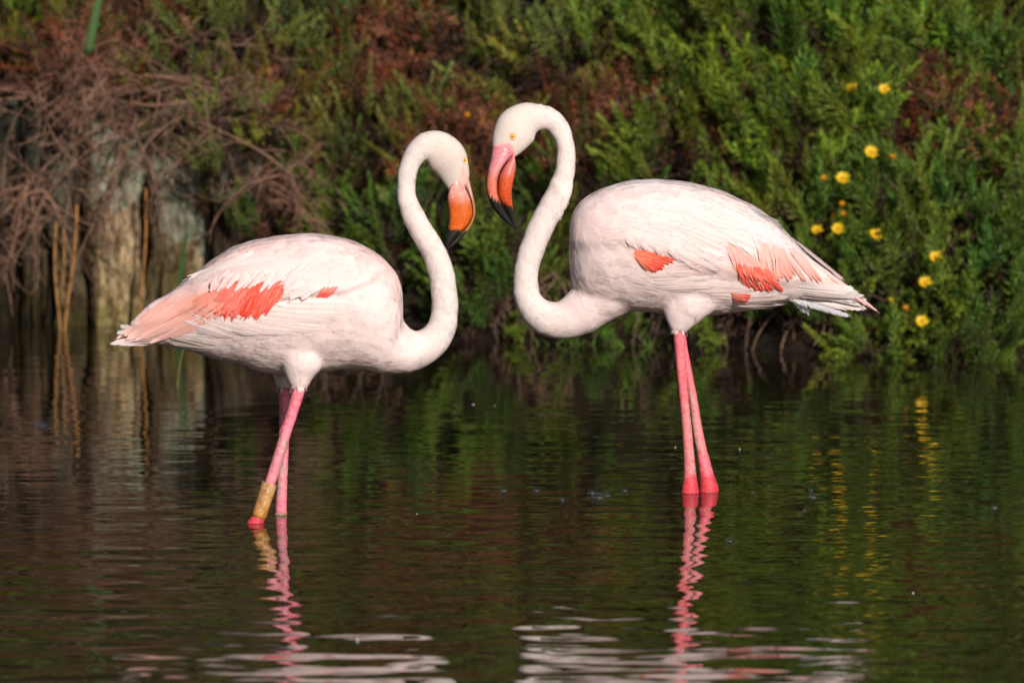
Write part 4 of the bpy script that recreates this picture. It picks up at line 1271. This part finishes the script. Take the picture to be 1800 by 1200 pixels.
# ---- right bird (faces left, head turned a little to the viewer)
YR = float(on_water(1225, 865)[1])
br = bill_cols((857, 344), (902, 364), (288, 322))
RIGHT_BIRD = dict(seed=9, Y=YR, base=(1225, 865), label='right flamingo facing left, with pink and black bill, body mostly white',
  tail=(1540, 548), breast=(1003, 430), n_contour=1100, n_short=17000,
  trunk=[(1001, 400, 470, .02), (1005, 378, 498, .045), (1014, 361, 520, .070), (1031, 345, 533, .095), (1061, 330, 543, .117), (1099, 319, 545, .130), (1144, 315, 550, .135), (1201, 319, 556, .134), (1258, 332, 554, .128), (1295, 347, 549, .120), (1333, 366, 544, .106), (1371, 397, 534, .086), (1409, 437, 527, .062), (1446, 469, 527, .044), (1484, 497, 528, .028), (1512, 521, 529, .014), (1520, 528, 532, .008)],
  neck=[(1130, 480, 52, 1.2, 0), (1090, 502, 50, 1.15, 0), (1052, 525, 45, 1.1, 0), (1020, 549, 40, 1.0, 0), (990, 562, 34, .95, 0), (962, 560, 30.5, .95, 0), (940, 545, 27, .95, 0), (927, 522, 24, .95, 0), (924, 492, 22, .95, 0), (928, 460, 22, .95, 0), (938, 430, 22.5, .95, 0), (953, 395, 23, .95, 0), (970, 362, 22.5, .95, 0), (984, 330, 20, .95, 0), (993, 300, 18, .95, 0), (995, 272, 17, .95, 0), (992, 248, 16.5, .95, 0), (983, 226, 18, .95, 0), (967, 210, 20, .95, -.004), (946, 206, 23.5, .92, -.012), (926, 211, 32, .86, -.022), (909, 225, 37.5, .82, -.030), (896, 246, 33, .78, -.036), (888, 264, 25, .76, -.041), (885, 276, 18, .72, -.043), (884, 284, 10, .6, -.044)],
  neck_body=24, head_i=120,
  thighs=[[(1222, 490, 64, .055, -.04), (1214, 538, 50, .045, -.046), (1202, 562, 31, .030, -.05), (1193, 584, 14, .016, -.05)],
          [(1230, 500, 56, .055, .04), (1222, 535, 40, .045, .045), (1208, 556, 20, .028, .04), (1203, 576, 10, .013, .03)]],
  **{'raise': [([(970, 320), (1100, 280), (1260, 290), (1400, 370), (1500, 460), (1480, 500), (1420, 508), (1370, 510), (1300, 500), (1240, 485), (1175, 466), (1130, 445), (1085, 440), (1040, 446), (970, 440)], .007, 26)]},
  paint=[(1060, 400, 60, 30, 0, PALEPINK, .35), (1290, 450, 60, 16, 62, ROSE, .45), (1320, 490, 30, 10, 25, RED, .8), (1355, 450, 45, 10, 65, SALMON, .55), (1410, 460, 50, 8, 45, SALMON, .5), (1490, 505, 50, 6, 40, ROSE, .6), (1135, 455, 26, 9, 25, RED, .9), (1297, 518, 14, 5, 10, RED, .85), (1220, 470, 60, 12, 12, PALEPINK, .5), (1130, 322, 80, 6, 0, [.70, .68, .72], .35)],
  bare=[([(866, 254), (896, 249), (905, 256), (908, 272), (906, 292), (862, 300), (862, 275)], (.82, .30, .33), 5)],
  no_contour=[[(1100, 437), (1140, 437), (1172, 455), (1140, 476)], [(1262, 402), (1340, 395), (1400, 420), (1445, 496), (1372, 510), (1310, 504)], [(1278, 514), (1305, 510), (1314, 524), (1290, 525)]],
  quills=[
    dict(n=9, a0=(1096, 434), a1=(1108, 446), b0=(1180, 456), b1=(1146, 475), w=13, c0=[0.731, 0.226, 0.122], c1=RED, lift=.014, jit=3, mix=.12, name='flight_feather'),
    dict(n=11, a0=(1266, 388), a1=(1302, 418), b0=(1314, 503), b1=(1350, 500), w=17, c0=[.76, .50, .47], c1=[.77, .13, .08], lift=.011, jit=6, mix=.15, name='flight_feather'),
    dict(n=9, a0=(1290, 440), a1=(1322, 458), b0=(1318, 505), b1=(1374, 509), w=19, c0=[.77, .16, .10], c1=RED, lift=.016, jit=4, mix=.3, taper=True, name='flight_feather'),
    dict(n=9, a0=(1322, 396), a1=(1356, 412), b0=(1350, 494), b1=(1382, 482), w=15, c0=[.76, .48, .45], c1=[.77, .22, .15], lift=.012, jit=6, mix=.3, name='flight_feather'),
    dict(n=8, a0=(1344, 402), a1=(1385, 425), b0=(1400, 486), b1=(1444, 500), w=13, c0=PALEPINK, c1=[.77, .24, .18], lift=.012, jit=6, mix=.3, taper=True, name='flight_feather'),
    dict(n=6, a0=(1400, 436), a1=(1425, 458), b0=(1505, 522), b1=(1545, 551), w=13, c0=[0.713, 0.505, 0.505], c1=[0.713, 0.331, 0.313], lift=.005, jit=2, taper=True, mix=.4, name='flight_feather'),
    dict(n=5, a0=(1274, 511), a1=(1278, 519), b0=(1314, 517), b1=(1311, 525), w=9, c0=[.74, .30, .22], c1=RED, lift=.022, jit=1, both=False, name='flight_feather'),
    dict(n=4, a0=(1096, 408), a1=(1165, 430), b0=(1122, 438), b1=(1190, 458), w=12, c0=WHITE, c1=PALEPINK, lift=.008, jit=5, taper=True),
    dict(n=4, a0=(1285, 385), a1=(1360, 400), b0=(1320, 470), b1=(1382, 455), w=9, c0=WHITE, c1=PALEPINK, lift=.010, jit=7, taper=True),
    dict(n=8, a0=(1150, 350), a1=(1170, 430), b0=(1280, 395), b1=(1262, 468), w=30, c0=WHITE, c1=WHITE, lift=.007, jit=7, name='scapular_feather'),
    dict(n=8, a0=(1200, 335), a1=(1260, 400), b0=(1345, 408), b1=(1320, 430), w=28, c0=WHITE, c1=WHITE, lift=.008, jit=7, name='scapular_feather'),
    dict(n=7, a0=(1200, 325), a1=(1260, 350), b0=(1375, 420), b1=(1385, 440), w=20, c0=[0.679, 0.635, 0.644], c1=[0.661, 0.609, 0.626], lift=.010, jit=4, curve=8, name='tertial_feather'),
    dict(n=3, a0=(1285, 350), a1=(1300, 358), b0=(1372, 391), b1=(1378, 405), w=6, c0=[0.479, 0.452, 0.479], c1=[0.261, 0.244, 0.261], lift=.006, jit=1, name='tertial_feather', both=False),
    dict(n=4, a0=(1370, 400), a1=(1385, 415), b0=(1470, 480), b1=(1485, 494), w=4, c0=[0.365, 0.331, 0.348], c1=[0.522, 0.392, 0.400], lift=.004, jit=1, name='tertial_feather'),
    dict(n=9, a0=(1180, 500), a1=(1260, 540), b0=(1310, 504), b1=(1385, 530), w=32, c0=WHITE, c1=WHITE, lift=.010, jit=7, name='flank_feather'),
    dict(n=7, a0=(1110, 480), a1=(1120, 510), b0=(1215, 470), b1=(1250, 510), w=30, c0=WHITE, c1=WHITE, lift=.008, jit=6, name='flank_feather'),
    dict(n=7, a0=(1140, 478), a1=(1120, 476), b0=(1240, 478), b1=(1225, 466), w=18, c0=WHITE, c1=PALEPINK, lift=.010, jit=4, name='flank_feather'),
    dict(n=9, a0=(1370, 500), a1=(1390, 525), b0=(1490, 515), b1=(1510, 530), w=22, c0=WHITE, c1=[0.661, 0.609, 0.600], lift=.005, jit=4, name='tail_feather'),
    dict(n=2, a0=(1392, 526), a1=(1388, 524), b0=(1497, 556), b1=(1424, 550), w=12, c0=[.50, .50, .53], c1=[.48, .48, .52], lift=.003, jit=1, fluffy=True, both=False, name='down_feather_tuft'),
  ],
  bill=[
   ('upper_bill', [(866, 256), (864, 268), (862, 281), (857.5, 300), (854.5, 326), (857.5, 344), (864, 362), (876, 378), (890, 391), (906, 403)],
                  [(902, 262), (903, 268), (896, 278), (884, 294), (876, 310), (874, 326), (875, 342), (881, 358), (892, 378), (907, 402)],
                  [18, 18, 17.5, 16, 14, 13, 12, 9, 6, 1.5], [-.046, -.047, -.050, -.055, -.060, -.062, -.062, -.058, -.054, -.050], br((.76, .19, .12), (.78, .27, .30))),
   ('lower_bill', [(900, 266), (898, 276), (888, 290), (879, 306), (876, 318), (875, 330), (876, 343), (882, 358), (893, 379), (907, 402)],
                  [(906, 280), (907, 294), (906, 302), (904, 312), (902, 322), (900, 334), (900, 347), (901.5, 362), (905, 382), (907.5, 400)],
                  [13, 14, 15, 15.5, 15, 14.5, 13, 10, 6, 1.5], [-.046, -.047, -.048, -.050, -.051, -.051, -.050, -.048, -.046, -.047], br((.64, .085, .02), (.76, .20, .18))),
  ],
  tomium=[(904, 268, -.047, 14), (896, 277, -.049, 15), (884, 293, -.052, 14.5), (877, 309, -.055, 13), (874.5, 326, -.056, 11.5), (875.5, 342, -.056, 10.5), (881, 357, -.053, 8), (892, 378, -.050, 5)],
  eye=(900.5, 240, 4.7), eye_dir=(-.3, -1, 0), rim=(.80, .40, .32),
  legs=[
   dict(st=[(1193, 566, 10, -.05), (1194, 590, 10.2, -.05), (1198, 650, 8.8, -.045), (1203, 705, 8.2, -.035), (1208, 760, 8.8, -.028), (1212, 815, 10, -.022), (1213, 838, 11.5, -.02), (1213, 858, 15, -.018), (1213, 868, 15.5, -.018), (1213, 880, 12, -.018), (1214, 910, 8.5, -.018), (1216, 1150, 8, -.018)],
        col=leg_colour(860, 690, 836, (.82, .17, .20))),
   dict(st=[(1196, 566, 8, .03), (1201, 612, 7.8, .03), (1211, 662, 7.6, .028), (1219, 705, 7.8, .026), (1227, 760, 9, .024), (1238, 812, 10.5, .02), (1243, 838, 14, .018), (1246, 856, 17, .018), (1246, 866, 17, .018), (1246, 880, 12, .018), (1247, 910, 8.5, .018), (1248, 1150, 8, .018)],
        col=leg_colour(852, 660, 800, (.82, .16, .20))),
  ])
flamingo(RIGHT_BIRD)
